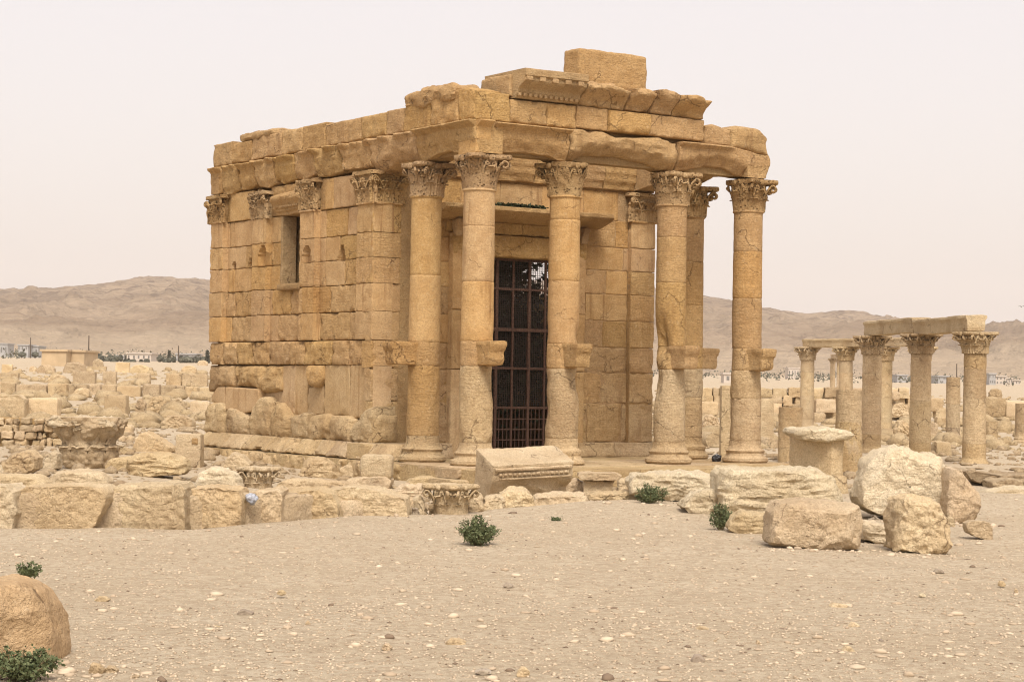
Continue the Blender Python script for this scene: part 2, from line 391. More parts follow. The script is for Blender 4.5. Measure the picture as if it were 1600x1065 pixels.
def slab(fr, s0, s1, bot, top, parent, mat, prof=.35, depth=.5, r=.03, amp=.014, f=2.6, amp2=.005, chip=.03, cell=.05, breaks=(), bulge=0., under=0., name='stone_block', gap=.005, seed=None, bands=0.):
    """one wall stone: a dressed face with its own profile, worn edges and real thickness"""
    if s1 < s0: s0, s1 = s1, s0
    sd = seed or nseed(); O, sdv, n = fr
    ss = list(np.linspace(s0+gap, s1-gap, max(4, int((s1-s0)/cell)+1)))
    ss += [s0+gap+.012, s0+gap+.03, s1-gap-.012, s1-gap-.03]
    for b in breaks:
        if s0+.03 < b < s1-.03: ss += [b-.004, b+.004]
    ss = np.unique(np.round([x for x in ss if s0+gap-1e-9 <= x <= s1-gap+1e-9], 4))
    hmax = float(np.max(cv(top, ss)-cv(bot, ss)))
    tt = np.linspace(0, 1, max(4, int(hmax/cell)+1)); tt = np.unique(np.concatenate([tt, [.012/hmax, .03/hmax, 1-.012/hmax, 1-.03/hmax]]))
    S, T = np.meshgrid(ss, tt, indexing='ij'); b = cv(bot, ss)[:, None]+gap; t = cv(top, ss)[:, None]-gap
    Z = b+(t-b)*T; fl = lambda a: a.ravel()
    off = np.array([sd*5.3 % 71, sd*2.9 % 67, sd*8.7 % 59])
    base = prof(S, Z) if callable(prof) else np.full_like(S, prof)
    Pn = np.stack([fl(S), fl(Z), fl(S)*0+sd*.37], -1)
    n1 = fbm(Pn*f+off, 3).reshape(S.shape); n2 = fbm(Pn*15+off, 2).reshape(S.shape); ne = pn(Pn*4.5+off+9).reshape(S.shape)
    es = np.minimum(S-ss[0], ss[-1]-S); ez = np.minimum(Z-b, t-Z); d = np.minimum(es, ez)
    rr = np.maximum(r*(1+.9*ne), .006); k = np.clip(1-d/rr, 0, 1)
    Of = base+amp*n1+amp2*n2-rr*(1-np.sqrt(np.maximum(1-k*k, 0)))*1.0
    Of -= chip*np.maximum(0, ne-.12)*1.6*np.exp(-d/.09)
    if bulge:
        cs = np.clip(es/((s1-s0)/2), 0, 1); cz = np.clip(ez/np.maximum((t-b)/2, .05), 0, 1)
        Of += bulge*((np.sqrt(np.clip(1-(1-cs)**3, 0, 1))*np.sqrt(np.clip(1-(1-cz)**3, 0, 1)))-.6)
    if bands: Of += bands*ridge(np.stack([fl(S)*.9, fl(Z)*5., fl(S)*0+sd], -1), 2).reshape(S.shape)
    if under:
        h = Z-b; Of -= under*(1-sst(0, .34+.12*ne, h))**1.3
    jit = .010*pn(Pn*6+off+3).reshape(S.shape); edge = (es < .02)
    S2 = S+np.where(edge, jit, 0); Z2 = Z+np.where(ez < .02, .008*ne, 0)
    F = O+S2[..., None]*sdv+Z2[..., None]*ZV+Of[..., None]*n
    nu, nv = S.shape; V = F.reshape(-1, 3); Q = gridq(nu, nv)
    ring = [i*nv for i in range(nu)]+[(nu-1)*nv+j for j in range(1, nv)]+[i*nv+nv-1 for i in range(nu-2, -1, -1)]+[j for j in range(nv-2, 0, -1)]
    bd = float(np.min(base))-depth
    Bk = O+S2.ravel()[ring][:, None]*sdv+Z2.ravel()[ring][:, None]*ZV+bd*n
    m = len(V); L = len(ring); V = np.concatenate([V, Bk])
    i = np.arange(L); j = (i+1) % L
    Q2 = np.stack([np.array(ring)[i], m+i, m+j, np.array(ring)[j]], -1)
    hand = np.dot(np.cross(sdv, ZV), n) > 0
    if not hand: Q = Q[:, ::-1]; Q2 = Q2[:, ::-1]
    cap = (m+np.arange(L)); cap = cap if not hand else cap[::-1]
    return obj(name, V, np.concatenate([Q, Q2]), mat, parent, [cap], 32)

def solid(name, c, size, parent, mat, rot=PHI, cell=.08, r=.03, amp=.015, f=2.5, amp2=.005, tilt=0., fn=None, strata=0., cuts=(), seed=None):
    V, N, Q = rbox(size, cell, r); sd = seed or nseed()
    if cuts: V = cut(V, cuts)
    V = weather(V, N, sd, amp, f, amp2, 14, strata)
    if fn: V = fn(V)
    V = rotx(V, tilt) if tilt else V
    return obj(name, rotz(V, rot)+np.asarray(c), Q, mat, parent, (), 40)

# ------------------------------------------------------------------ platform, floor
plat = solid('platform', TP(U3/2, 5.6, -.52), (U3+1.9, 15.2, 1.02), temple, TEMPLE_PALE, cell=.25, amp=.02)
for z0, z1, off, px in ((-.22, -.012, .93, [(-1.05, -.1), (-.1, 1.15), (1.15, 1.9), (1.9, 3.3), (3.3, 4.6), (4.6, 5.5), (5.5, 7.2), (7.2, 8.85)]),
                        (-.46, -.22, 1.22, [(-1.4, -.5), (-.5, .65), (.65, 1.5), (1.5, 2.9), (2.9, 4.4), (4.4, 6.0), (6.0, 7.5), (7.5, 9.1)]),
                        (-.74, -.46, 1.55, [(-1.7, .0), (.0, 1.4), (1.4, 3.1), (3.1, 5.0), (5.0, 6.9), (6.9, 9.3)])):
    for a, b in px:
        slab(FR_F, a, b, z0, z1, plat, TEMPLE_PALE, prof=off, depth=.9, r=.07, amp=.05, amp2=.012, chip=.16, cell=.07, name='step_stone')
for a, b in ((-.95, .6), (.6, 2.1), (2.1, 3.5), (3.5, 5.0), (5.0, 6.6), (6.6, 8.7)):
    solid('paving_slab', TP((a+b)/2, .55, -.05), (b-a-.012, 2.9, .12), plat, TEMPLE_PALE, cell=.14, r=.02, amp=.012)

# ------------------------------------------------------------------ left wall
PIL = [(4.04, 4.83), (6.97, 7.74), (9.62, 10.40), (12.2, 12.97)]
BR = [x for p in PIL for x in p]
NOTCH = []
def prof_left(S, Z):
    o = np.full_like(S, .19)
    for a, b in PIL: o = np.where((S > a-1e-6) & (S < b+1e-6), HU, o)
    for a, b, z0, z1 in NOTCH:
        c = (a+b)/2; hw = (b-a)/2*(1-.75*np.clip((Z-z0)/(z1-z0), 0, 1)**2.5); o = np.where((np.abs(S-c) < hw) & (Z < z1) & (Z > z0-.03), o-.17, o)
    return o
lw = obj('side_wall', *rbox((.5, WB-WA-.1, 7.3), 1., .02)[::2], DARKIN) if False else None
def corebox(name, u0, u1, w0, w1, z0, z1, mat, parent):
    V, N, Q = rbox((u1-u0, w1-w0, z1-z0), 1.5, .01, 4)
    return obj(name, rotz(V, PHI)+TP((u0+u1)/2, (w0+w1)/2, (z0+z1)/2), Q, mat, parent)
sw = corebox('side_wall', .30, .75, WA+.02, WB-.05, -.02, 7.5, TEMPLE_CARVED, temple)
bw = corebox('rear_wall', -.08, U3+.08, WB-.62, WB-.06, -.03, 4.2, TEMPLE_CARVED, temple)
rw = corebox('far_side_wall', U3-.45, U3+.2, WA+.02, WB-.05, -.025, 4.25, TEMPLE_CARVED, temple); corebox('wall_end', U3-.44, U3+.19, WA+.03, WA+1.3, 4.24, 6.82, TEMPLE_CARVED, rw)
def wl(px, z): return w_px(px, z, .29)
Zc = [6.04, 5.36, 4.77, 4.15, 3.49, 2.81, 2.19]
LWC = [  # joints in order from the rear corner to the front corner
    (6.04, 5.36, [327, 353, 360.5, 393, 413.5, 435], [470.5, 504, 538, 560, 582.5]),
    (5.36, 4.77, [327, 350, 379, 395, 421, 435], [470.5, 503, 525, 556, 582.5]),
    (4.77, 4.15, [326, 352, 361, 393, 431, 435.5], [470.5, 502.5, 533, 556, 582]),
    (4.15, 3.49, [326, 348.5, 361, 391, 420, 448, 474.6, 511, 551, 581.5]),
    (3.49, 2.81, [326, 356, 388, 429, 472, 494, 539.5, 556, 581]),
]
_vr = random.Random(5)
for x0, x1, y0, y1 in ((406, 420, 384, 417), (383.5, 389, 404, 420), (358, 363.5, 410, 422), (476, 489, 385, 411), (465, 474, 382, 414), (523, 533, 384, 406), (557, 560, 372, 403)):
    a, b = wl(x0, 4.9), wl(x1, 4.9); NOTCH.append((b, a, 4.77, z_left(x0, y0, .29)[1]))
for c in LWC:
    z1, z0 = c[0], c[1]
    for xs in c[2:]:
        for a, b in zip(xs[:-1], xs[1:]):
            wa, wb = wl(a, (z0+z1)/2), wl(b, (z0+z1)/2)
            if abs(b-582) < 1.5: wb = WA-.02
            if abs(a-326.5) < 1.5: wa = WB
            if wa-wb < .12: continue
            rough = z1 < 4.2 and not any(p0-.1 < (wa+wb)/2 < p1+.1 for p0, p1 in PIL)
            slab(FR_L, wb, wa, z0, z1, sw, TEMPLE if (rough or _vr.random() < .25) else TEMPLE_SMOOTH, prof_left, r=.022 if not rough else .045, amp=.012 if not rough else .03,
                 chip=.03 if not rough else .09, breaks=BR, depth=.4)
# rough cushion-like course
xs = [326, 348.5, 370, 394, 420, 453, 476, 518, 544, 582]
for a, b in zip(xs[:-1], xs[1:]):
    wa, wb = wl(a, 2.5), wl(b, 2.5)
    if b == 582: wb = WA-.02
    if a == 326: wa = WB
    slab(FR_L, wb, wa, 2.2, 2.8, sw, TEMPLE, .30, r=.045, amp=.035, f=3.2, amp2=.014, chip=.16, bulge=.03, depth=.4, bands=.012)
# below it: eaten-away stones, smooth orthostats, a hanging lump
def lwp(px_top, px_bot, off=.29): return [z_left(x, y, off) for x, y in px_top], [z_left(x, y, off) for x, y in px_bot]
def lblock(x0, x1, top, bot, mat, off=.29, **k):
    t = sorted(z_left(x, y, off) for x, y in top); b = sorted(z_left(x, y, off) for x, y in bot)
    zc = np.mean([q[1] for q in t+b]); a, c = w_px(x1, zc, off), w_px(x0, zc, off)
    return slab(FR_L, a, c, b, t, sw, mat, off, **k)
lblock(325, 365, [(325, 570), (365, 570)], [(325, 612), (340, 606), (365, 604)], TEMPLE_CARVED, .29, r=.1, amp=.06, amp2=.02, bulge=.08)
lblock(366, 439, [(366, 570), (439, 570)], [(366, 603), (398, 607), (412, 616), (439, 611)], TEMPLE, .30, r=.11, amp=.08, amp2=.016, bulge=.15, bands=.02)
for x0, x1 in ((440, 461), (461, 480), (480, 505)):
    lblock(x0, x1, [(x0, 571 if x0 < 480 else 606), (x1, 570 if x0 < 480 else 600)], [(x0, 649), (x1, 646)], TEMPLE_PLASTER, .23, r=.02, amp=.008, chip=.06)
lblock(477.5, 501, [(477.5, 570), (501, 570)], [(477.5, 590), (484, 605), (494, 606), (501, 592)], TEMPLE, .40, r=.08, amp=.05, bulge=.1, depth=.3)
lblock(506.5, 546, [(506, 570), (546, 570)], [(506, 648), (546, 650)], TEMPLE_PLASTER, .27, r=.02, amp=.006, chip=.05)
lblock(546, 581, [(546, 570), (581, 569)], [(546, 655), (581, 650)], TEMPLE_PLASTER, .275, r=.02, amp=.006, chip=.05)
slab(FR_L, WA-.02, 4.2, 1.0, 2.2, sw, TEMPLE_PLASTER, .28, r=.03, amp=.008)
lblock(330, 351, [(330, 618), (340, 604), (351, 604)], [(330, 628), (351, 634)], TEMPLE_PLASTER, .30, r=.03, amp=.012)
lblock(352, 404, [(352, 604), (404, 607)], [(352, 640), (380, 646), (404, 640)], TEMPLE_PLASTER, .40, r=.03, amp=.01, depth=.5)
lblock(398, 440, [(398, 612), (440, 610)], [(398, 650), (440, 645)], TEMPLE_PLASTER, .20, r=.03, amp=.015)
ROCKS = [(318, 350, [(318, 640), (328, 628), (340, 628), (350, 634)], 675), (350, 387, [(350, 648), (358, 636), (372, 640), (387, 650)], 677),
         (387, 422, [(387, 660), (395, 634), (406, 619), (415, 619), (422, 628)], 679), (422, 453.5, [(422, 648), (432, 628), (440, 636), (446, 646), (453.5, 648)], 682),
         (453.5, 480, [(453.5, 652), (462, 645), (474, 643), (480, 646)], 683), (480, 513, [(480, 652), (490, 646), (505, 645), (513, 649)], 685),
         (513, 547.5, [(513, 654), (520, 648), (540, 649), (547.5, 656)], 687), (547.5, 583, [(547.5, 664), (560, 652), (572, 637), (583, 634)], 689)]
for x0, x1, top, yb in ROCKS:
    lblock(x0, x1, top, [(x0, yb+2), (x1, yb+4)], TEMPLE_PALE, .46, r=.09, amp=.045, f=2.6, amp2=.014, chip=.12, bulge=.09, depth=.6, bands=.016)
slab(FR_F, -.46, .22, .36, 1.06, sw, TEMPLE_PALE, -3.66, r=.1, amp=.04, bulge=.12, depth=.7, bands=.015)
def prof_slope(S, Z): return .86-.30*sst(0, .4, Z)
xs = [314, 354, 383, 421, 458, 494, 516, 547, 577, 606]
for a, b in zip(xs[:-1], xs[1:]): slab(FR_L, w_px(b, .2, .7), w_px(a, .2, .7), .0, .385, sw, TEMPLE_PALE, prof_slope, r=.08, amp=.06, amp2=.014, chip=.2, depth=.8)
slab(FR_F, -.84, .1, .0, .37, sw, TEMPLE_PALE, -3.45, r=.05, amp=.03, depth=.8); slab(FR_F, .1, .75, .03, .37, sw, TEMPLE_PALE, -3.66, r=.05, amp=.03, depth=.6)
xs = [312, 345, 378, 425, 470, 500, 540, 590, 625]
for a, b in zip(xs[:-1], xs[1:]): slab(FR_L, w_px(b, -.15, .98), w_px(a, -.15, .98), -.45, -.01, sw, TEMPLE_PALE, 1.0, r=.11, amp=.08, amp2=.015, chip=.25, depth=.9)
# window niche
wn0, wn1 = wl(470, 5.2), wl(436, 5.2)
slab(FR_L, wn0, wn1, 4.2, 6.1, sw, NICHE_SHADE, -.28, r=.01, amp=.02, depth=.2, name='niche_back')
win = empty('window', TP(-.2, (wn0+wn1)/2, 4.2), temple)
slab(FR_L, wn0-.02, wn0+.10, 4.22, 6.05, win, TEMPLE_SMOOTH, .285, r=.015, amp=.006, depth=.4, name='window_jamb')
slab(FR_L, wn1-.08, wn1+.02, 4.22, 6.02, win, NICHE_SHADE, .235, r=.015, amp=.01, depth=.4, name='window_jamb')
slab(FR_L, wn0-.05, wn1+.05, 4.10, 4.28, win, TEMPLE_CARVED, .33, r=.05, amp=.03, depth=.5, name='window_sill')
def prof_hood(S, Z): return .25+.05*(Z > 6.14)+.04*(Z > 6.22)+.12*sst(6.28, 6.46, Z)-.12*sst(6.50, 6.62, Z)
slab(FR_L, wn0-.15, wn1+.30, [(wn0-.15, 6.05), (wn1, 6.03), (wn1+.30, 6.05)], [(wn0, 6.66), (wn1-.1, 6.60), (wn1+.30, 6.56)], win, TEMPLE_CARVED, prof_hood, r=.03, amp=.03, amp2=.02, depth=.5, name='window_hood', cell=.04)
dn = []
for k in range(9):
    V, N, Q = rbox((.05, .055, .05), .03, .008); dn.append((rotz(V, PHI)+TP(-.36, wn0+.1+k*.105, 6.255), Q))
obj('dentils', *join(dn), TEMPLE_CARVED, win)['kind'] = 'stuff'
# course at capital height, plain stones between the pilaster capitals
for a, b, rough in ((356, 391.5, 0), (504.5, 517, 0), (517, 556, 0)):
    wa, wb = wl(a, 6.4), wl(b, 6.4); slab(FR_L, wb, wa, 6.05, 6.82, sw, TEMPLE_SMOOTH, .225, r=.022, amp=.012)
slab(FR_L, wn0-.1, wl(424, 6.5), 6.5, 6.83, sw, TEMPLE, .24, r=.05, amp=.05)
for a, b in ((4.82, 5.0), (6.6, 6.99), (7.72, 7.95), (9.3, 9.66), (10.38, 10.5), (11.8, 12.25)): slab(FR_L, a, b, 6.05, 6.84, sw, TEMPLE, .20, r=.03, amp=.02)

# ------------------------------------------------------------------ cella front
fw = corebox('front_wall', -.08, 1.9, WA+.16, WA+.7, -.015, 7.4, TEMPLE_CARVED, temple)
D0, D1, DZ0, DZ1 = 2.35, 5.40, .13, 4.93                       # door opening
corebox('wall_core', D1+.35, U3+.1, WA+.16, WA+.7, -.015, 7.4, TEMPLE_CARVED, fw); corebox('wall_core', 1.8, D1+.5, WA+.16, WA+.7, 5.3, 7.4, TEMPLE_CARVED, fw)
def prof_front(S, Z): return np.where((S < .43) | (S > U3+HU-.79), -WA, -WA-.14)
FB = [.43, U3+HU-.79]
ZF = [6.82, 6.05, 5.36, 4.76, 4.15, 3.47, 2.79, 2.14, 1.36, .36]
FJ = [[-HU, .43, 1.2, 2.2, 3.35, 4.6, 5.9, 7.0, 8.13], [-HU, .43, .95, 1.9], [-HU, .6, 1.2, 1.9], [-HU, .43, 1.25, 1.9], [-HU, .5, 1.9], [-HU, .43, 1.1, 1.9], [-HU, .6, 1.9], [-HU, .43, 1.2, 1.9], [-HU, .43, 1.0, 1.9]]
FJ2 = [[], [D1+.5, 6.93, 7.34, 8.13], [D1+.5, 7.2, 8.13], [D1+.5, 6.65, 7.34, 8.13], [D1+.5, 6.0, 7.34, 8.13], [D1+.5, 6.55, 7.34, 8.13], [D1+.5, 6.1, 7.34, 8.13], [D1+.5, 6.55, 8.13], [D1+.5, 6.1, 7.2, 8.13]]
for k in range(9):
    z1, z0 = ZF[k], ZF[k+1]
    for js in (FJ[k], FJ2[k]):
        for a, b in zip(js[:-1], js[1:]):
            if k == 0 and (a < .3 or b > 7.5): continue
            if k == 0: z1 = 6.80
            low = k >= 6
            slab(FR_F, a, b, z0, z1, fw, TEMPLE if (low or _vr.random() < .3) else TEMPLE_SMOOTH, prof_front, r=.02 if not low else .04, amp=.01 if not low else .025, chip=.02 if not low else .06, breaks=FB, depth=.3)
def prof_basef(S, Z): return -WA+.06+.10*(1-sst(.02, .3, Z))
for a, b in ((-.45, .9), (.9, 1.95), (D1+.3, 6.85), (6.85, 8.25)): slab(FR_F, a, b, -.02, .36, fw, TEMPLE_PALE, prof_basef, r=.04, amp=.02, depth=.4)
# wall-top frieze of the porch with two cut bands
def prof_fr(S, Z): return -WA+.02+.03*(Z > 7.02)+.03*(Z > 7.22)-.02+.10*(1-sst(6.8, 6.93, Z))*0
for a, b in ((.35, 1.3), (1.3, 2.35), (2.35, 3.1), (3.1, 4.3), (4.3, 5.6), (5.6, 6.45), (6.45, 7.45), (7.45, 8.12)):
    slab(FR_F, a, b, 6.83, 7.52, fw, TEMPLE, prof_fr, r=.03, amp=.015, under=.05, depth=.4)
# door frame, lintel, hood on brackets
door = empty('doorway', TP((D0+D1)/2, WA, 0), temple)
def prof_jamb(S, Z): return -WA+.0+.04*(np.abs(S-(D0+D1)/2) > (D1-D0)/2+.22)
for a, b, sd in ((D0-.48, D0, 0), (D1, D1+.48, 1)):
    for z0, z1 in ((.0, 2.15), (2.15, 3.6), (3.6, 5.45)):
        slab(FR_F, a, b, z0, z1, door, TEMPLE_SMOOTH, prof_jamb, r=.03, amp=.012, depth=.62, breaks=((a+b)/2,), name='door_jamb')
slab(FR_F, D0-.48, D1+.48, DZ1, 5.48, door, TEMPLE, -WA+.05, r=.04, amp=.03, under=.02, depth=.6, name='lintel', bands=.008)
slab(FR_F, D0-.6, D1+.6, 5.49, 5.80, door, TEMPLE, -WA+.02, r=.05, amp=.02, depth=.5, name='door_frieze')
def prof_cor(S, Z): return -WA+.06+.62*sst(5.74, 6.03, Z)**.8
HA, HB = u_px(692, 6.05, WA-.55), u_px(956, 6.05, WA-.55)
slab(FR_F, HA, HB, 5.78, 6.13, door, TEMPLE_CARVED, prof_cor, r=.02, amp=.025, chip=.05, depth=.4, name='door_hood', cell=.045)
for uu in (D0-.42, D1+.30):
    def fnc(V):
        k = sst(-.5, .5, V[:, 2]/.42); V = V.copy(); V[:, 1] = V[:, 1]*(.35+.65*k); return V
    solid('hood_bracket', TP(uu, WA-.16, 5.58), (.20, .34, .42), door, TEMPLE_CARVED, cell=.05, r=.05, amp=.02, fn=fnc)

# iron grille in the doorway
gate = empty('door_grille', TP((D0+D1)/2, WA+.3, DZ0), temple)
def bar(name, a, b, th, parent=gate, mat=RUST, dep=None):
    (ua, za), (ub, zb) = a, b; s = (abs(ub-ua)+th, dep or th, abs(zb-za)+th); V, N, Q = rbox(s, 9, .006, 3)
    return obj(name, rotz(V, PHI)+TP((ua+ub)/2, WA+.3, (za+zb)/2), Q, mat, parent)
gz = [.14, 1.22, 2.20, 3.16, 4.17, 4.9]
gu = [D0+.05+k*(D1-D0-.1)/6 for k in range(7)]
for k, u0 in enumerate(gu): bar('upright_bar', (u0, .12), (u0, 4.92), .055 if k % 2 else .075)
for k, z0 in enumerate(gz): bar('cross_bar', (D0, z0), (D1, z0), .085 if k in (0, 3) else .06)
for k in range(25):
    u0 = D0+.06+k*(D1-D0-.12)/24
    if k % 4: bar('lower_bar', (u0, .15), (u0, 1.2), .022)
for z0 in (.42, .68, .94): bar('lower_rail', (D0, z0), (D1, z0), .03)
wires = []
for k in range(int((D1-D0)/.055)):
    V, N, Q = rbox((.012, .01, 3.66), 9, .002, 3); wires.append((rotz(V, PHI)+TP(D0+.03+k*.055, WA+.34, 3.06), Q))
for k in range(67):
    V, N, Q = rbox((D1-D0-.02, .01, .012), 9, .002, 3); wires.append((rotz(V, PHI)+TP((D0+D1)/2, WA+.352, 1.25+k*.055), Q))
tag(obj('wire_mesh', *join(wires), WIRE, gate), kind='stuff')
# ------------------------------------------------------------------ capitals
def leaf(h, wd, curl=.13, nt_=10, ns=7):
    t = np.linspace(0, 1, nt_)[:, None]; s = np.linspace(-1, 1, ns)[None, :]
    z = h*np.sin(np.minimum(t*1.95, 3))/1.0+0*s; y = .015+curl*t**2.4+0*s
    w = wd*.5*(.78+.3*np.sin(np.pi*t*.9))*(1-.55*t**5)*(1+.16*np.cos(t*2*np.pi*3.5))
    x = s*w; y = y+.028*(1-np.abs(s))+.014*np.cos(s*9.4)*(1-t*.4); z = z-.05*h*np.abs(s)*np.cos(t*2*np.pi*3.5)
    A = np.stack([x, y, z], -1).reshape(-1, 3); B = A*np.array([.92, 1, .97])-np.array([0, .04, 0])
    q = gridq(nt_, ns); n = len(A); Q = [q, q[:, ::-1]+n]
    ring = [i*ns for i in range(nt_)]+[(nt_-1)*ns+j for j in range(1, ns)]+[i*ns+ns-1 for i in range(nt_-2, -1, -1)]
    r_ = np.array(ring); Q.append(np.stack([r_[:-1], r_[1:], r_[1:]+n, r_[:-1]+n], -1))
    return np.concatenate([A, B]), np.concatenate(Q)
def tube(path, wid, th, side):
    path = np.asarray(path, float); tg = np.gradient(path, axis=0); tg /= np.linalg.norm(tg, axis=1)[:, None]+1e-9
    sd = np.asarray(side, float)[None, :]; up = np.cross(tg, sd); a = np.linspace(0, 2*np.pi, 7)[:-1]
    V = path[:, None, :]+np.cos(a)[None, :, None]*sd[:, None, :]*wid+np.sin(a)[None, :, None]*up[:, None, :]*th
    n = len(path); i = np.arange(n-1)[:, None]; j = np.arange(6)[None, :]; j2 = (j+1) % 6
    Q = np.stack([i*6+j, i*6+j2, (i+1)*6+j2, (i+1)*6+j], -1).reshape(-1, 4)
    return V.reshape(-1, 3), np.concatenate([Q, [[0, 1, 2, 5], [2, 3, 4, 5]], np.array([[0, 1, 2, 5], [2, 3, 4, 5]])+(n-1)*6])
def spiral(c, r, turns, n, a0, zsc=1.):
    k = np.linspace(0, 1, n); a = a0-k*turns*2*np.pi; rr = r*(1-.72*k)
    return np.stack([c[0]+rr*np.cos(a), c[1]+rr*np.sin(a)], -1)
def capital_mesh(rot, H=.77, r0=.335, seed=1, erode=(), amp=.012, detail=1.):
    """bell, two rings of leaves, corner scrolls and a hollow-sided slab; erode = list of (direction, half width, z from, z to, strength)"""
    parts = []
    zz = np.linspace(0, H*.86, 14); rb = r0+.02+.10*(zz/H)**2.5; a = np.linspace(0, 2*np.pi, 49)[:-1]
    B = np.stack([rb[None, :]*np.cos(a)[:, None], rb[None, :]*np.sin(a)[:, None], zz[None, :]+0*a[:, None]], -1).reshape(-1, 3)
    parts.append((B, gridq(48, 14, True)))
    for k in range(8):
        for lev in (0, 1):
            V, Q = leaf(H*(.40 if lev == 0 else .66), .27 if lev == 0 else .25, .12 if lev == 0 else .17)
            th = rot+k*np.pi/4+(np.pi/8 if lev == 0 else 0); R = r0+.012*lev+.02*(V[:, 2]/H)**2*4
            d = np.array([math.cos(th), math.sin(th), 0]); tgt = np.array([-d[1], d[0], 0])
            P = d*(R+V[:, 1])[:, None]+tgt*V[:, :1]; P[:, 2] = V[:, 2]; parts.append((P, Q))
    for k in range(4):
        th = rot+np.pi/4+k*np.pi/2; d = np.array([math.cos(th), math.sin(th), 0]); tg_ = np.array([-d[1], d[0], 0])
        for sg in (-1, 1):
            pr = np.array([[r0+.03, H*.42], [r0+.07, H*.55], [r0+.14, H*.70], [r0+.23, H*.80]]); sp = spiral((r0+.245, H*.70), H*.115, 1.3, 16, 1.7)
            pth = np.concatenate([pr, sp]); off = np.linspace(.16, .045, len(pth))
            P = d[None, :]*pth[:, :1]+tg_[None, :]*(sg*off)[:, None]; P[:, 2] = pth[:, 1]
            parts.append(tube(P, .034, .026, tg_))
            # inner scrolls meeting under the middle of each side
            t2 = th+sg*np.pi/4; d2 = np.array([math.cos(t2), math.sin(t2), 0]); s2 = np.array([-d2[1], d2[0], 0])
            q = np.array([[.20, H*.45], [.16, H*.62], [.12, H*.78]]); sp2 = spiral((.075, H*.74), H*.075, 1.1, 12, 1.2); pp = np.concatenate([q, sp2])
            P = d2[None, :]*(r0+.05+.04*(pp[:, 1:]/H))+s2[None, :]*(-sg*pp[:, :1]); P[:, 2] = pp[:, 1]; parts.append(tube(P, .022, .022, d2))
        # leaf under each corner, flower on each side
        V, Q = leaf(H*.30, .14, .10, 7, 5); P = d*(r0+.16+V[:, 1])[:, None]+tg_*V[:, :1]; P[:, 2] = V[:, 2]+H*.55; parts.append((P, Q))
        t2 = th+np.pi/4; d2 = np.array([math.cos(t2), math.sin(t2), 0]); V, N, Q = rbox((.10, .14, .13), .05, .04); parts.append((rotz(V, t2)+d2*(r0+.12)+ZV*H*.90, Q))
    aa = np.linspace(0, 2*np.pi, 97)[:-1]; ph = ((aa-rot-np.pi/4+np.pi/4) % (np.pi/2))-np.pi/4
    ra = np.minimum((r0+.105)/np.cos(ph-0)*0+(r0+.095)+.30*(np.abs(np.abs(ph)-0)/(np.pi/4))*0, 9)
    c = 1-np.abs(ph)/(np.pi/4)                      # 1 on a corner, 0 at mid side
    ra = r0+.10+.31*sst(.0, 1., c)**1.15*np.clip(c*1.06, 0, 1)**.4; ra = np.minimum(ra, r0+.37)
    rings = [(.90, H*.845), (.97, H*.875), (1., H*.90), (1., H*.955), (.985, H*1.0)]
    A = np.concatenate([np.stack([ra*s*np.cos(aa), ra*s*np.sin(aa), 0*aa+z], -1)[:, None] for s, z in rings], 1).reshape(-1, 3)
    n = len(A); A = np.concatenate([A, [[0, 0, H*.845], [0, 0, H]]]); Q = gridq(96, 5, True)
    i = np.arange(0, 96, 2); Q = np.concatenate([Q, np.stack([i*5, 0*i+n, ((i+2) % 96)*5, (i+1)*5], -1), np.stack([i*5+4, (i+1)*5+4, ((i+2) % 96)*5+4, 0*i+n+1], -1)])
    parts.append((A, Q))
    V, Q = join(parts)
    o = np.array([seed*3.1, seed*5.7, seed*1.3])
    r = np.hypot(V[:, 0], V[:, 1]); az = np.arctan2(V[:, 1], V[:, 0])
    for (ac, hw, z0, z1, st) in erode:
        d = np.abs((az-ac+np.pi) % (2*np.pi)-np.pi)
        k = (1-sst(hw*.75, hw*1.1, d+.12*pn(V*5+o)))*sst(z0-.04, z0+.04, V[:, 2])*(1-sst(z1-.04, z1+.04, V[:, 2]))*st
        lump = (r0+.015+.15*np.clip(V[:, 2]/H, 0, 1)**1.4)*(1+.09*fbm(V*4.+o, 3))
        rn = np.where(r > lump, lump+(r-lump)*.12, r); rn = r+(rn-r)*k
        f = rn/np.maximum(r, 1e-6); V[:, 0] *= f; V[:, 1] *= f; r = rn
    V = V+np.stack([fbm(V*9+o+k*13, 2) for k in range(3)], -1)*amp
    return V, Q
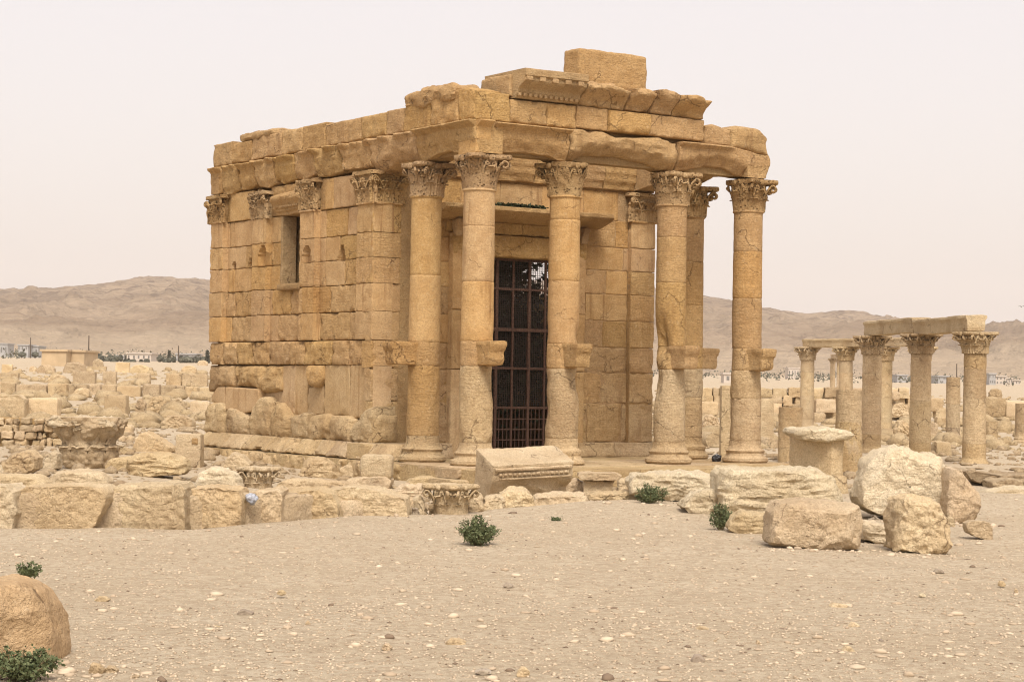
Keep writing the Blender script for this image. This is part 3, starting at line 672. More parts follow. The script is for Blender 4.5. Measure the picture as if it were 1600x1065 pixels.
def pil_capital(name, fr, s0, s1, z0, z1, off, parent, seed, faces=1, rough=0.):
    """flat capital over a pilaster: a flared block with leaf ranks and end scrolls"""
    O, sv, n = fr; H = z1-z0; parts = []
    S = np.linspace(s0, s1, 12); T = np.linspace(0, 1, 10); A, B = np.meshgrid(S, T, indexing='ij')
    m = (s0+s1)/2; fl = 1+.10*B**2.5; Of = off-.02+.08*B**2.5
    Vf = O+(m+(A-m)*fl)[..., None]*sv+(z0+B*H*.88)[..., None]*ZV+Of[..., None]*n; parts.append((Vf.reshape(-1, 3), gridq(12, 10)))
    wd = s1-s0; nl = 3
    for lev in (0, 1):
        for k in range(nl+(lev == 1)):
            V, Q = leaf(H*(.42 if lev == 0 else .68), wd/nl*1.02, .11 if lev == 0 else .15); c = s0+wd*((k+.5)/nl if lev == 0 else k/nl)
            P = O+sv*(c+V[:, :1])+n*(off-.01+V[:, 1:2]+.05*(V[:, 2:3]/H)**2)+ZV*(z0+V[:, 2:3]); parts.append((P, Q))
    for sg in (-1, 1):
        for ys in (0, 1):
            e = m+sg*wd/2; pr = np.array([[-.22, H*.45], [-.14, H*.62], [-.03, H*.76]]); sp = spiral((.05, H*.70), H*.11, 1.3, 16, 1.7); pth = np.concatenate([pr, sp])
            if ys: pth = np.concatenate([np.array([[-.25, H*.5], [-.28, H*.66]]), spiral((-.33, H*.72), H*.075, 1.1, 12, .6)])
            P = O+sv*(e+sg*pth[:, :1])+n*(off+.09+.12*(1-ys)*np.clip(pth[:, :1]+.2, 0, 1))+ZV*(z0+pth[:, 1:]); parts.append(tube(P, .03, .024, n))
    V, N, Q = rbox((wd-.02, .6, H*.98), .1, .01); parts.append((O+sv*(m+V[:, :1])+n*(off-.325+V[:, 1:2])+ZV*(z0+H/2+V[:, 2:3]), Q))
    V, N, Q = rbox((1, 1, 1), .12, .1)
    P = O+sv*(m+V[:, :1]*(wd+.26))+n*(off-.2+V[:, 1:2]*.62)+ZV*(z0+H*.93+V[:, 2:3]*H*.14); parts.append((P, Q))
    V, Q = join(parts)
    o = np.array([seed*3.1, seed*5.7, seed*1.3])
    if rough:
        d = (V-O)@n; lim = off+.03+.10*((V[:, 2]-z0)/H)+.07*fbm(V*4+o, 3); V = V-n*(np.maximum(d-lim, 0)*rough)[:, None]
    V = V+np.stack([fbm(V*8+o+k*13, 2) for k in range(3)], -1)*(.012+.025*rough)
    return obj(name, V, Q, CAPITAL, parent, (), 45)
pil_capital('pilaster_capital', FR_L, 4.04, 4.83, 6.08, 6.82, HU+.01, sw, 3, rough=.55)
pil_capital('pilaster_capital', FR_L, 6.97, 7.74, 6.10, 6.84, HU+.01, sw, 4, rough=.85)
pil_capital('pilaster_capital', FR_L, 9.62, 10.40, 6.02, 6.72, HU+.01, sw, 5, rough=.95)
pil_capital('pilaster_capital', FR_L, 12.2, 12.97, 6.06, 6.80, HU+.01, sw, 6, rough=.3)
FR_R = (T0+W*(2*WB), -W, W)
pil_capital('pilaster_capital', (T0, U, W), -HU, .3, 6.06, 6.80, WB+.02, sw, 16)
pil_capital('pilaster_capital', FR_F, -HU, .43, 6.08, 6.82, -WA+.01, fw, 7)
pil_capital('pilaster_capital', FR_F, U3+HU-.79, U3+HU, 6.06, 6.80, -WA+.01, fw, 8)
for fr, a, b, o in ((FR_L, 4.0, 4.85, HU), (FR_L, 6.95, 7.76, HU), (FR_L, 12.2, 13.02, HU), (FR_F, -.38, .45, -WA), (FR_F, U3+HU-.81, U3+HU+.03, -WA)):
    slab(fr, a, b, 6.02, 6.085, sw if fr is FR_L else fw, TEMPLE_SMOOTH, o+.045, r=.02, amp=.004, depth=.3, name='neck_moulding', cell=.04)

# ------------------------------------------------------------------ columns
RAD = lambda z: .374-.026*sst(.4, 6.2, z)
def drum(name, uw, z0, z1, parent, mat, seed, amp=.006, carve=(), ring=False, prof=None, scale=1.):
    c = TP(uw[0], uw[1], 0) if not hasattr(uw, 'shape') else uw
    n = max(5, int((z1-z0)/.055)+1); z = np.linspace(z0, z1, n); z = np.unique(np.concatenate([z, [z0+.012, z1-.012]]))
    if ring: z = np.unique(np.concatenate([z, z1-np.array([.10, .085, .07, .05, .03, .015])]))
    a = np.linspace(0, 2*np.pi, 65)[:-1]; A, Zz = np.meshgrid(a, z, indexing='ij')
    R = (RAD(Zz) if prof is None else prof(Zz))*scale; o = np.array([seed*2.7, seed*4.1, seed*6.3])
    if ring: R = R+.032*np.exp(-((Zz-(z1-.035))/.028)**4)-.008*(Zz > z1-.012)
    P = np.stack([np.cos(A).ravel(), np.sin(A).ravel(), Zz.ravel()*1.3], -1)
    R = R+(amp*fbm(P*2.2+o, 3)+amp*.35*fbm(P*9+o, 2)).reshape(R.shape)
    for (ac, zc, da, dz, dep) in carve:
        d = (A-ac+np.pi) % (2*np.pi)-np.pi
        R = R-dep*np.exp(-(d/da)**2-((Zz-zc)/dz)**2)*(1+.35*pn(P*3+o).reshape(R.shape))
    if prof is None:
        ed = np.minimum(Zz-z0, z1-Zz) if not ring else Zz-z0
        R = R-.010*np.clip(1-ed/.014, 0, 1)-.03*np.maximum(0, pn(P*4+o+5).reshape(R.shape)-.25)*np.exp(-ed/.03)
    V = np.stack([R*np.cos(A), R*np.sin(A), Zz], -1).reshape(-1, 3)+c
    nz = len(z); top = np.arange(64)*nz+nz-1; bot = (np.arange(64)*nz)[::-1]
    return obj(name, V, gridq(64, nz, True), mat, parent, [top, bot], 35)
def prof_base(Z): return np.interp(Z, [0, .02, .05, .09, .13, .155, .165, .20, .25, .265, .28, .31, .335, .345, .36, .40, .46, .6],
                                   [.50, .535, .555, .56, .545, .515, .475, .45, .445, .46, .475, .48, .465, .42, .405, .388, .377, .374])
def console(uw, d, parent, seed, mat=TEMPLE, ln=.80, zt=2.735, broke=0.):
    # a statue bracket: a stone beam end with a projecting top moulding, rooted in the drum
    V, N, Q = rbox((ln-.12, .42, .52), .045, .025); t = V[:, 2]/.52+.5
    V[:, 0] += .0; g = .93+.05*sst(.55, .66, t)+.06*sst(.74, .8, t)
    V[:, 1] *= g; ext = np.clip(V[:, 0]/((ln-.12)/2), 0, 1); V[:, 0] += ext*(-.05*(1-sst(.55, .7, t))+.02*sst(.74, .8, t)-.03*(1-sst(0, .2, t)))
    V = weather(V, N, seed, .016+.03*broke, 3, .006)
    a = math.atan2(d[1], d[0]); c = TP(uw[0], uw[1], 0)+d*((ln-.12)/2+.12)+ZV*(zt-.26)
    return obj('console', rotz(V, a)+c, Q, mat, parent, (), 35)
LEFT, RIGHT, NEAR = math.pi, 0., -math.pi/2
COLS = [  # name of side, (u, w), joint heights, carving, console direction, capital wear
    ('second', (0, CW), [.60, 2.20, 2.745, 4.27], [(LEFT+.5, 1.75, .5, .35, .05), (NEAR, 1.35, .8, .3, .03)], -U, [(LEFT+.35, 1.0, 0, .5, .8), (LEFT, .7, .4, .9, .55)], TEMPLE_SMOOTH),
    ('corner', (0, 0), [.52, 2.20, 2.745, 4.05, 5.27], [(RIGHT-.3, 2.05, .5, .22, .085), (RIGHT-.2, 1.72, .5, .2, .06), (RIGHT-.1, 2.85, .3, .1, .02), (LEFT+.4, .62, .5, .2, .05), (RIGHT-.4, .55, .5, .1, .05)], -W, [(NEAR, 1.9, -.1, .36, 1.), (NEAR-.6, .8, .3, .6, .8), (LEFT, .7, .3, .9, .7)], TEMPLE_SMOOTH),
    ('third', (U1, 0), [.61, 2.18, 2.745, 4.16, 5.55], [(RIGHT-.2, 1.95, .7, .3, .11), (LEFT+.2, 1.25, .6, .3, .08), (LEFT+.2, 1.9, .6, .2, .05), (RIGHT-.15, 2.9, .6, .22, .07), (LEFT+.1, 3.0, .5, .2, .03)], -W, [(NEAR+.45, 1.75, -.1, .9, 1.)], TEMPLE_SMOOTH),
    ('fourth', (U2, 0), [.52, 2.21, 2.765, 4.25, 5.32], [(LEFT+.55, 2.82, .8, .36, .26), (LEFT+.9, 3.0, .5, .42, .10), (LEFT+.2, 1.9, .7, .42, .15), (LEFT+.3, 2.1, .9, .2, .05), (RIGHT, 2.1, .6, .2, .03), (LEFT, .62, .4, .1, .04)], -W, [(LEFT+.45, 1.0, -.1, .9, 1.), (NEAR, 1.3, -.1, .18, .8)], TEMPLE),
    ('end', (U3, 0), [.54, 1.55, 2.23, 2.755, 3.97, 5.1], [(LEFT, 2.6, .5, .4, .03), (RIGHT, 2.1, .5, .2, .03), (NEAR, 3.2, 1., .5, .02), (LEFT, 1.2, .4, .4, .015)], -W, [(LEFT+.55, 1.05, -.1, .9, 1.), (NEAR+.2, 1.2, -.1, .22, .9)], TEMPLE),
    ('side', (U3, CW), [.55, 1.55, 2.27, 2.80, 3.85, 4.95], [], U, [], TEMPLE),
]
BROKEN = {'corner': .3, 'end': .35}
for ci, (nm, uw, js, carve, cd, ero, mat) in enumerate(COLS):
    col_ = empty('column', TP(uw[0], uw[1], 0), temple)
    zs = [0]+js+[6.10]
    for i, (a, b) in enumerate(zip(zs[:-1], zs[1:])):
        sd = 100+ci*11+i
        if i == 0: drum('column_base', uw, a, b, col_, TEMPLE_PALE, sd, .014, carve, prof=prof_base); continue
        lowd = a < 2.0
        drum('drum', uw, a, b, col_, TEMPLE_PALE if lowd and nm != 'second' else (TEMPLE if (lowd or a < 2.4) else mat), sd, .016 if lowd else .006, carve, ring=(i == len(zs)-2))
        if 2.1 < a < 2.4: console(uw, cd, col_, sd, TEMPLE, .84 if nm != 'second' else .98, b-.005, BROKEN.get(nm, 0))
    V, Q = capital_mesh(PHI, .745, .345, ci+2, ero); obj('capital', V+TP(uw[0], uw[1], 6.085), Q, CAPITAL, col_, (), 45)

# ------------------------------------------------------------------ entablature
ent = corebox('entablature', -.1, .2, .5, WB-.1, 6.9, 8.0, TEMPLE_CARVED, temple)
corebox('beam_core', -.1, U3+.1, .0, .34, 6.9, 8.0, TEMPLE_CARVED, ent)
def crown(base, zt, out=.17, h=.13):
    return lambda S, Z: base+.025*(Z > zt-.42)+.02*(Z > zt-.25)+out*sst(zt-h-.02, zt-.03, Z)
def crown_worn(base, zt, out=.13): return lambda S, Z: base+out*sst(zt-.17, zt-.03, Z)*np.clip(.75+1.3*pn(np.stack([S.ravel()*2.3, S.ravel()*0+zt*9, S.ravel()*0], -1)).reshape(S.shape), 0, 1.3)+.02*(Z > zt-.3)
# left flank, rear to front: eroded stones carrying the remains of the crowning ledge
AL = [(327, 346, 7.57, 6.86, 0), (346, 371, 7.57, [(0, 0)], 1), (371, 397, 7.55, None, 1), (397, 427.5, 7.56, None, 1), (427.5, 459.5, 7.55, None, 1), (459.5, 489.5, 7.57, None, 1), (489.5, 531, 7.58, None, 1), (531, 577, 7.57, None, 0)]
LB = {346: [(346, 306), (360, 303), (371, 296)], 371: [(371, 297), (385, 296), (397, 289)], 397: [(397, 291), (415, 294), (427, 287)], 427.5: [(427, 281), (440, 288), (459, 280)],
      459.5: [(459, 278), (470, 284), (489, 272)], 489.5: [(489, 276), (505, 277), (531, 268)], 531: [(531, 266), (560, 263), (577, 262)]}
for x0, x1, zt, zb, rgh in AL:
    wa, wb = w_px(x0, 7.2, .35), w_px(x1, 7.2, .35)
    if x0 == 327: wa = WB+.05
    if x0 in LB: bot = sorted((z_left(x, y, .33)[0], max(6.72, z_left(x, y, .33)[1])) for x, y in LB[x0])
    else: bot = 6.85
    slab(FR_L, wb, wa, bot, zt, ent, TEMPLE, crown_worn(.33, zt, .15), r=.045 if rgh else .03, amp=.028 if rgh else .018, amp2=.014, bulge=.01 if rgh else 0., under=.07 if rgh else .03, chip=.14, depth=.6, bands=.016*rgh)
slab((T0, U, W), -.34, .5, 6.84, 7.57, ent, TEMPLE, crown(WB+.06, 7.57, .22), r=.03, amp=.015, depth=.5)
# the two big stones over the left porch side
w1, w2 = w_px(651, 7.3, .35), w_px(577, 7.3, .35)
slab(FR_L, w1, w2, [(w1, 6.83), (w1+.5, 6.93), ((w1+w2)/2, 6.95), (w2-.5, 6.78), (w2, 6.80)], 7.58, ent, TEMPLE, crown_worn(.345, 7.58, .15), r=.07, amp=.025, under=.16, depth=.70)
slab(FR_L, -.36, w1, [(-.36, 6.86), (.3, 6.86), (.9, 7.0), (1.4, 6.97), (w1-.25, 6.84), (w1, 6.84)], 7.58, ent, TEMPLE, crown(.345, 7.58, .17), r=.03, amp=.012, under=.10, depth=.70)
# front, left to right
f0, f1, f2, f3, f4 = -.345, u_px(769, 7.2, -.35), u_px(891, 7.2, -.35), u_px(1061, 7.2, -.35), U3+.40
slab(FR_F, f0, f1-.03, 6.86, 7.58, ent, TEMPLE_SMOOTH, crown(.345, 7.58, .16), r=.02, amp=.01, depth=.7)
slab(FR_F, f1+.03, f2, [(f1, 6.86), (f1+.35, 6.93), (1.1, 6.97), (1.75, 6.95), (f2-.2, 6.86), (f2, 6.86)], 7.56, ent, TEMPLE, lambda S, Z: .345+.16*sst(7.43, 7.53, Z)-.03*((S > f1+.2) & (S < f2-.15) & (Z < 7.4)), r=.025, amp=.014, under=.16, depth=.7)
slab(FR_F, f2+.02, f3, [(f2, 6.86), (f2+.25, 6.9), (f2+.5, 7.02), (3.6, 7.08), (4.5, 7.0), (f3-.3, 6.86), (f3, 6.86)], [(f2, 7.60), (f2+.9, 7.62), (f2+1.3, 7.50), (f3-.6, 7.60), (f3, 7.52)], ent, TEMPLE, .37, r=.12, amp=.055, f=2.2, under=.22, depth=.72, bands=.03)
slab(FR_F, f3+.03, f4, [(f3, 6.86), (f3+.4, 6.92), (6.3, 7.06), (6.9, 7.05), (7.3, 6.9), (f4, 6.86)], [(f3, 7.56), (7.0, 7.57), (7.6, 7.50), (f4, 7.40)], ent, TEMPLE, lambda S, Z: .345+.13*sst(7.43, 7.53, Z)*(1-sst(6.6, 7.2, S)), r=.04, amp=.02, under=.22, depth=.7)
# right flank beam
FR_RT = (T0, W, U)
slab(FR_RT, -.34, 2.3, [(-.34, 6.86), (.9, 7.05), (1.6, 7.05), (2.3, 6.86)], 7.45, ent, TEMPLE, U3+.37, r=.06, amp=.03, under=.1, depth=.7)
slab(FR_RT, 2.3, WA+.1, [(2.3, 6.86), (3.0, 7.0), (WA+.1, 6.84)], 7.5, ent, TEMPLE, U3+.36, r=.06, amp=.03, under=.1, depth=.7)
slab(FR_RT, WA+.1, WA+1.3, 6.84, 7.5, ent, TEMPLE, U3+.34, r=.06, amp=.03, depth=.7)
# frieze course
FLX = [333, 363, 394, 441, 473, 508.5, 564, 604, 631, 673.5]
FLT = [228, 217, 212, 203, 197.5, 190, 177, 172, 166, 151]
for i in range(9):
    a, b = FLX[i], FLX[i+1]; wa, wb = w_px(a, 7.9, .33), w_px(b, 7.9, .33)
    zt = 8.17+_vr.uniform(-.05, .05)+(.12 if i == 8 else 0)
    slab(FR_L, wb, wa if i else WB-.05, 7.585, zt, ent, TEMPLE, .34, r=.05, amp=.028, chip=.05, depth=.7, bands=.008)
wq = w_px(673.5, 7.9, .33); wr = w_px(716, 7.9, .33)
slab(FR_L, wr, wq, 7.60, [(wr, 8.34), (wq-.3, 8.28), (wq, 8.24)], ent, TEMPLE, .34, r=.07, amp=.05, depth=.7, bands=.015)
slab(FR_L, -.30, wr, 7.60, [(-.3, 8.24), (.1, 8.34), (wr, 8.32)], ent, TEMPLE, .33, r=.06, amp=.03, depth=.65)
FX = [756, 797.5, 855, 901, 950, 1015.6, 1101]
FTZ = [8.22, 8.12, 8.13, 8.14, 8.12, 8.13]
for i in range(6):
    a, b = FX[i], FX[i+1]; ua, ub = u_px(a, 7.9, -.33) if i else -.33, u_px(b, 7.9, -.33)
    slab(FR_F, ua, ub, 7.585 if i < 3 else 7.62, FTZ[i], ent, TEMPLE, .335 if i != 4 else .40, r=.045, amp=.022, chip=.06, depth=.62)
ua, ub, uc = u_px(1102, 7.8, -.3), u_px(1145, 7.8, -.3), u_px(1201, 7.8, -.25)
slab(FR_F, ua+.03, ub, 7.57, [(ua, 8.0), (ua+.3, 8.08), (ub, 7.97)], ent, TEMPLE, .25, r=.06, amp=.03, depth=.6)
slab(FR_F, ub, uc, [(ub, 7.55), (ub+.5, 7.5), (uc, 7.42)], [(ub, 8.0), (ub+.25, 8.12), (uc-.3, 8.08), (uc, 7.86)], ent, TEMPLE, .30, r=.12, amp=.06, bulge=.06, depth=.7)
for wv in (1.6, 3.2, 4.9): slab(FR_RT, wv-1.7, wv, 7.46, 7.95, ent, TEMPLE, U3+.25, r=.1, amp=.05, depth=.6)
# loose stones lying on the wall head
solid('coping_stone', TP(-.02, w_px(674, 8.3, .3), 8.29), (.75, 2.15, .36), ent, TEMPLE, cell=.06, r=.14, amp=.06, strata=.03)
solid('coping_stone', TP(.0, w_px(400, 8.3, .3)-.1, 8.235), (.7, 2.0, .17), ent, TEMPLE, cell=.07, r=.06, amp=.05, strata=.02)
# cornice stones of the front
ka, kb = u_px(806, 8.4, -.35)-.02, u_px(913, 8.4, -.6)
def prof_corn(S, Z): return .36+.10*sst(8.13, 8.3, Z)+.26*sst(8.30, 8.52, Z)+.06*(Z > 8.60)
kstone = slab(FR_F, ka, kb, [(ka, 8.14), (kb, 8.15)], [(ka, 8.76), (kb, 8.78)], ent, TEMPLE_CARVED, prof_corn, r=.015, amp=.006, chip=.02, depth=1.25, cell=.03, name='cornice_stone')
solid('cornice_stone', TP(ka-.02, .35, 8.43), (.14, 1.2, .50), ent, TEMPLE, cell=.06, r=.05, amp=.03)
md = []
for k in range(5):
    V, N, Q = rbox((.17, .22, .11), .05, .02); md.append((rotz(V, PHI)+TP(ka+.12+k*(kb-ka-.25)/4.2, -.66, 8.55), Q))
for k in range(15):
    V, N, Q = rbox((.085, .07, .09), .04, .035); md.append((rotz(V, PHI)+TP(ka+.06+k*(kb-ka-.1)/14.3, -.735, 8.685), Q))
for k in range(12):
    V, N, Q = rbox((.085, .06, .08), .04, .02); md.append((rotz(V, PHI)+TP(ka+.06+k*(kb-ka-.1)/11.5, -.44, 8.22), Q))
obj('carved_ornament', *join(md), TEMPLE_CARVED, ent)['kind'] = 'stuff'
CX = [(913, 986, 8.13, 8.60), (986, 1025, 8.15, 8.62), (1025, 1060, 8.14, 8.66), (1060, 1109, 8.13, 8.60)]
for a, b, z0, z1 in CX:
    ua, ub = u_px(a, 8.4, -.55), u_px(b, 8.4, -.55)
    slab(FR_F, ua, ub-.01, z0, [(ua, z1), ((ua+ub)/2, z1+.05), (ub, z1-.06)], ent, TEMPLE, lambda S, Z: .33+.36*sst(8.2, 8.56, Z), r=.07, amp=.05, f=3.5, chip=.12, depth=1.0, bands=.012)
ta, tb = u_px(904, 9.0, -.28), u_px(1012, 9.0, -.28)
solid('coping_stone', TP((ta+tb)/2, -.28+.31, 9.03), (tb-ta, .62, .86), ent, TEMPLE, cell=.055, r=.06, amp=.022, rot=PHI+.015)
solid('coping_stone', TP(ta+.55, .1, 8.60), (1.0, .8, .22), ent, TEMPLE, cell=.06, r=.08, amp=.05, strata=.02)

# ------------------------------------------------------------------ fig tree inside the roofless cella
def leaf_cloud(pts, size, seed, up=.3, fold=0.):
    rg = np.random.RandomState(seed); n = len(pts); d = rg.normal(size=(n, 3)); d[:, 2] += up; d /= np.linalg.norm(d, axis=1)[:, None]
    e = np.cross(d, rg.normal(size=(n, 3))); e /= np.linalg.norm(e, axis=1)[:, None]; f = np.cross(d, e)
    sz = size*rg.uniform(.6, 1.3, n)[:, None]
    V = np.stack([pts-e*sz, pts+f*sz*.55, pts+e*sz, pts-f*sz*.55], 1).reshape(-1, 3); return V, np.arange(4*n).reshape(-1, 4)
rg = np.random.RandomState(11)
tree = empty('fig_tree', TP(3.9, 8.2, 0)); tag(tree, 'dark leafy tree growing inside the temple behind the barred doorway', 'tree')
def limb(path, r0, r1):
    path = np.asarray(path, float); n = len(path); a = np.linspace(0, 2*np.pi, 9)[:-1]; r = np.linspace(r0, r1, n)
    tg_ = np.gradient(path, axis=0); tg_ /= np.linalg.norm(tg_, axis=1)[:, None]; sx = np.cross(tg_, [.3, .9, .1]); sx /= np.linalg.norm(sx, axis=1)[:, None]; sy = np.cross(tg_, sx)
    V = path[:, None]+r[:, None, None]*(np.cos(a)[None, :, None]*sx[:, None]+np.sin(a)[None, :, None]*sy[:, None]); return V.reshape(-1, 3), gridq(n, 8)[:0] if False else np.stack([(np.arange(n-1)[:, None]*8+np.arange(8)), (np.arange(n-1)[:, None]*8+(np.arange(8)+1) % 8), ((np.arange(n-1)[:, None]+1)*8+(np.arange(8)+1) % 8), ((np.arange(n-1)[:, None]+1)*8+np.arange(8))], -1).reshape(-1, 4)
tb_ = TP(3.9, 8.2, 0); lm = [limb([tb_, tb_+[.1, .1, 1.], tb_+[.0, .2, 2.0]], .22, .16)]; tips = []
for k in range(12):
    a = k*2.4; L = rg.uniform(1.6, 2.9); p0 = tb_+np.array([0, .2, rg.uniform(1., 2.)]); e = p0+np.array([math.cos(a)*L, math.sin(a)*L, rg.uniform(.8, 3.2)])
    m = (p0+e)/2+np.array([0, 0, .4]); lm.append(limb([p0, m, e], .09, .03)); tips += [m, e, (m+e)/2, e+[0, 0, .6]]
obj('trunk', *join(lm), BARK, tree)
tips += [TP(u, w, rg.uniform(5., 6.3)) for u in np.linspace(1.2, 6.6, 5) for w in np.linspace(WA+1.3, WB-1.3, 5)]  # unseen overhead leaf clusters added to shade the cella
cl = [t+rg.normal(size=(560, 3))*np.array([.68, .68, .55]) for t in tips]
pts = np.concatenate(cl); loc = np.stack([(pts-T0)@U, (pts-T0)@W, pts[:, 2]], -1)
pts = pts[(loc[:, 0] > .8) & (loc[:, 0] < U3-.7) & (loc[:, 1] > WA+.9) & (loc[:, 1] < WB-.8) & (pts[:, 2] < 6.9) & (pts[:, 2] > .3)]
vx = ray(842, 425); vx = vx/np.linalg.norm(vx); gap = np.linalg.norm(np.cross(pts-C0, vx), axis=1); pts = pts[(gap > .30) | (rg.uniform(size=len(pts)) < .30)]
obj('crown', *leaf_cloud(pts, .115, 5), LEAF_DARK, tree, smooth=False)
gp = np.stack([rg.uniform(HA+1.4, HB-1.9, 900), WA-.25+rg.normal(size=900)*.08, 6.13+rg.uniform(0, .11, 900)], -1); gp = T0+gp[:, :1]*U+gp[:, 1:2]*W+gp[:, 2:]*ZV
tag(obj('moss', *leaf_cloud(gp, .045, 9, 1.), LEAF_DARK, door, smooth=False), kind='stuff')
# ------------------------------------------------------------------ ground sheet
def axis(lo, hi, a, b, fine, grow):
    x = list(np.arange(a, b, fine)); s = fine; v = b
    while v < hi: x.append(v); s *= grow; v += s
    x.append(hi); s = fine; v = a-fine
    while v > lo: x.insert(0, v); s *= grow; v -= s
    x.insert(0, lo); return np.array(x)
gx = axis(-2600, 2600, -13, 17, .16, 1.09); gy = axis(-40, 3900, 8, 50, .16, 1.05)
X, Y = np.meshgrid(gx, gy, indexing='ij'); Zg = ground_z(X, Y)
Zg = Zg-4.*sst(2000, 3600, Y)
g = obj('ground', np.stack([X, Y, Zg], -1).reshape(-1, 3), gridq(len(gx), len(gy)), GROUND, ang=0); tag(g, 'bare pale gravelly earth', kind='structure'); del g['label']
# ------------------------------------------------------------------ hills
RID = [(-1700, 488), (-1250, 470), (-900, 478), (-500, 470), (-200, 462), (0, 457), (60, 452), (130, 449), (175, 441), (205, 434), (240, 431.5), (280, 436), (330, 437), (420, 448), (520, 458), (640, 452), (760, 440), (900, 438), (1020, 450), (1100, 462), (1145, 473),
       (1190, 484), (1230, 488), (1262, 493), (1300, 490), (1335, 487.5), (1370, 495), (1420, 505), (1480, 512), (1540, 511), (1600, 508), (1800, 500), (2100, 510), (2500, 496), (2900, 512), (3300, 505)]
px = np.linspace(-1700, 3300, 690); pz = np.interp(px, [a for a, b in RID], [b for a, b in RID])
k = np.ones(5)/5; pz = np.convolve(np.pad(pz, 2, 'edge'), k, 'valid')
dist = np.concatenate([np.linspace(900, 2600, 90), np.linspace(2650, 3400, 14)])
tx = (px-800)/F_PX; hz = 532.5+F_PX*math.tan(PITCH)+ROLL*(px-800); elev = (hz-pz)/F_PX
Hh = np.zeros((len(px), len(dist), 3))
for j, D in enumerate(dist):
    x = tx*D; P = np.stack([x*.0035, 0*x+D*.0035, 0*x], -1)
    rz = elev*2600+CAMZ; b0 = ground_z(x, 0*x+D, False)-2.; t = np.clip((D-950)/(2600-950), 0, 1)
    tt = t**1.55; z = b0+(rz-b0)*tt if D <= 2600 else rz-(D-2600)*.10
    gull = ridge(P*np.array([3.0, .7, 1])+5, 4)*12+ridge(P*np.array([7, 3, 1])+3, 4)*4
    z = z+gull*np.sin(np.pi*np.clip(t, 0, 1))**.8*(D <= 2600)+fbm(P*14, 4)*2.4*(t > .05)+ (0 if D < 2590 else 0)
    Hh[:, j] = np.stack([x, 0*x+D, z+0*x], -1)
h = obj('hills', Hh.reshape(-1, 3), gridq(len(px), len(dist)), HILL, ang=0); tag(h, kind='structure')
# ------------------------------------------------------------------ dusty air
V = np.array([[x, y, z] for x in (-2900, 2900) for y in (-60, 4000) for z in (-12, 210)], float)
Qh = [[0, 1, 3, 2], [4, 6, 7, 5], [0, 4, 5, 1], [2, 3, 7, 6], [0, 2, 6, 4], [1, 5, 7, 3]]
HAZE_D = .00012
hm = bpy.data.materials.new('dusty_air'); hm.use_nodes = True; ht = hm.node_tree; ht.nodes.clear()
ho = ht.nodes.new('ShaderNodeOutputMaterial'); hv = ht.nodes.new('ShaderNodeVolumePrincipled'); hv.inputs['Density'].default_value = HAZE_D
hv.inputs['Color'].default_value = (.93, .88, .84, 1); hv.inputs['Anisotropy'].default_value = 0.
ht.links.new(hv.outputs[0], ho.inputs['Volume'])
if HAZE_D > 0: tag(obj('haze', V, Qh, hm, smooth=False), kind='stuff')
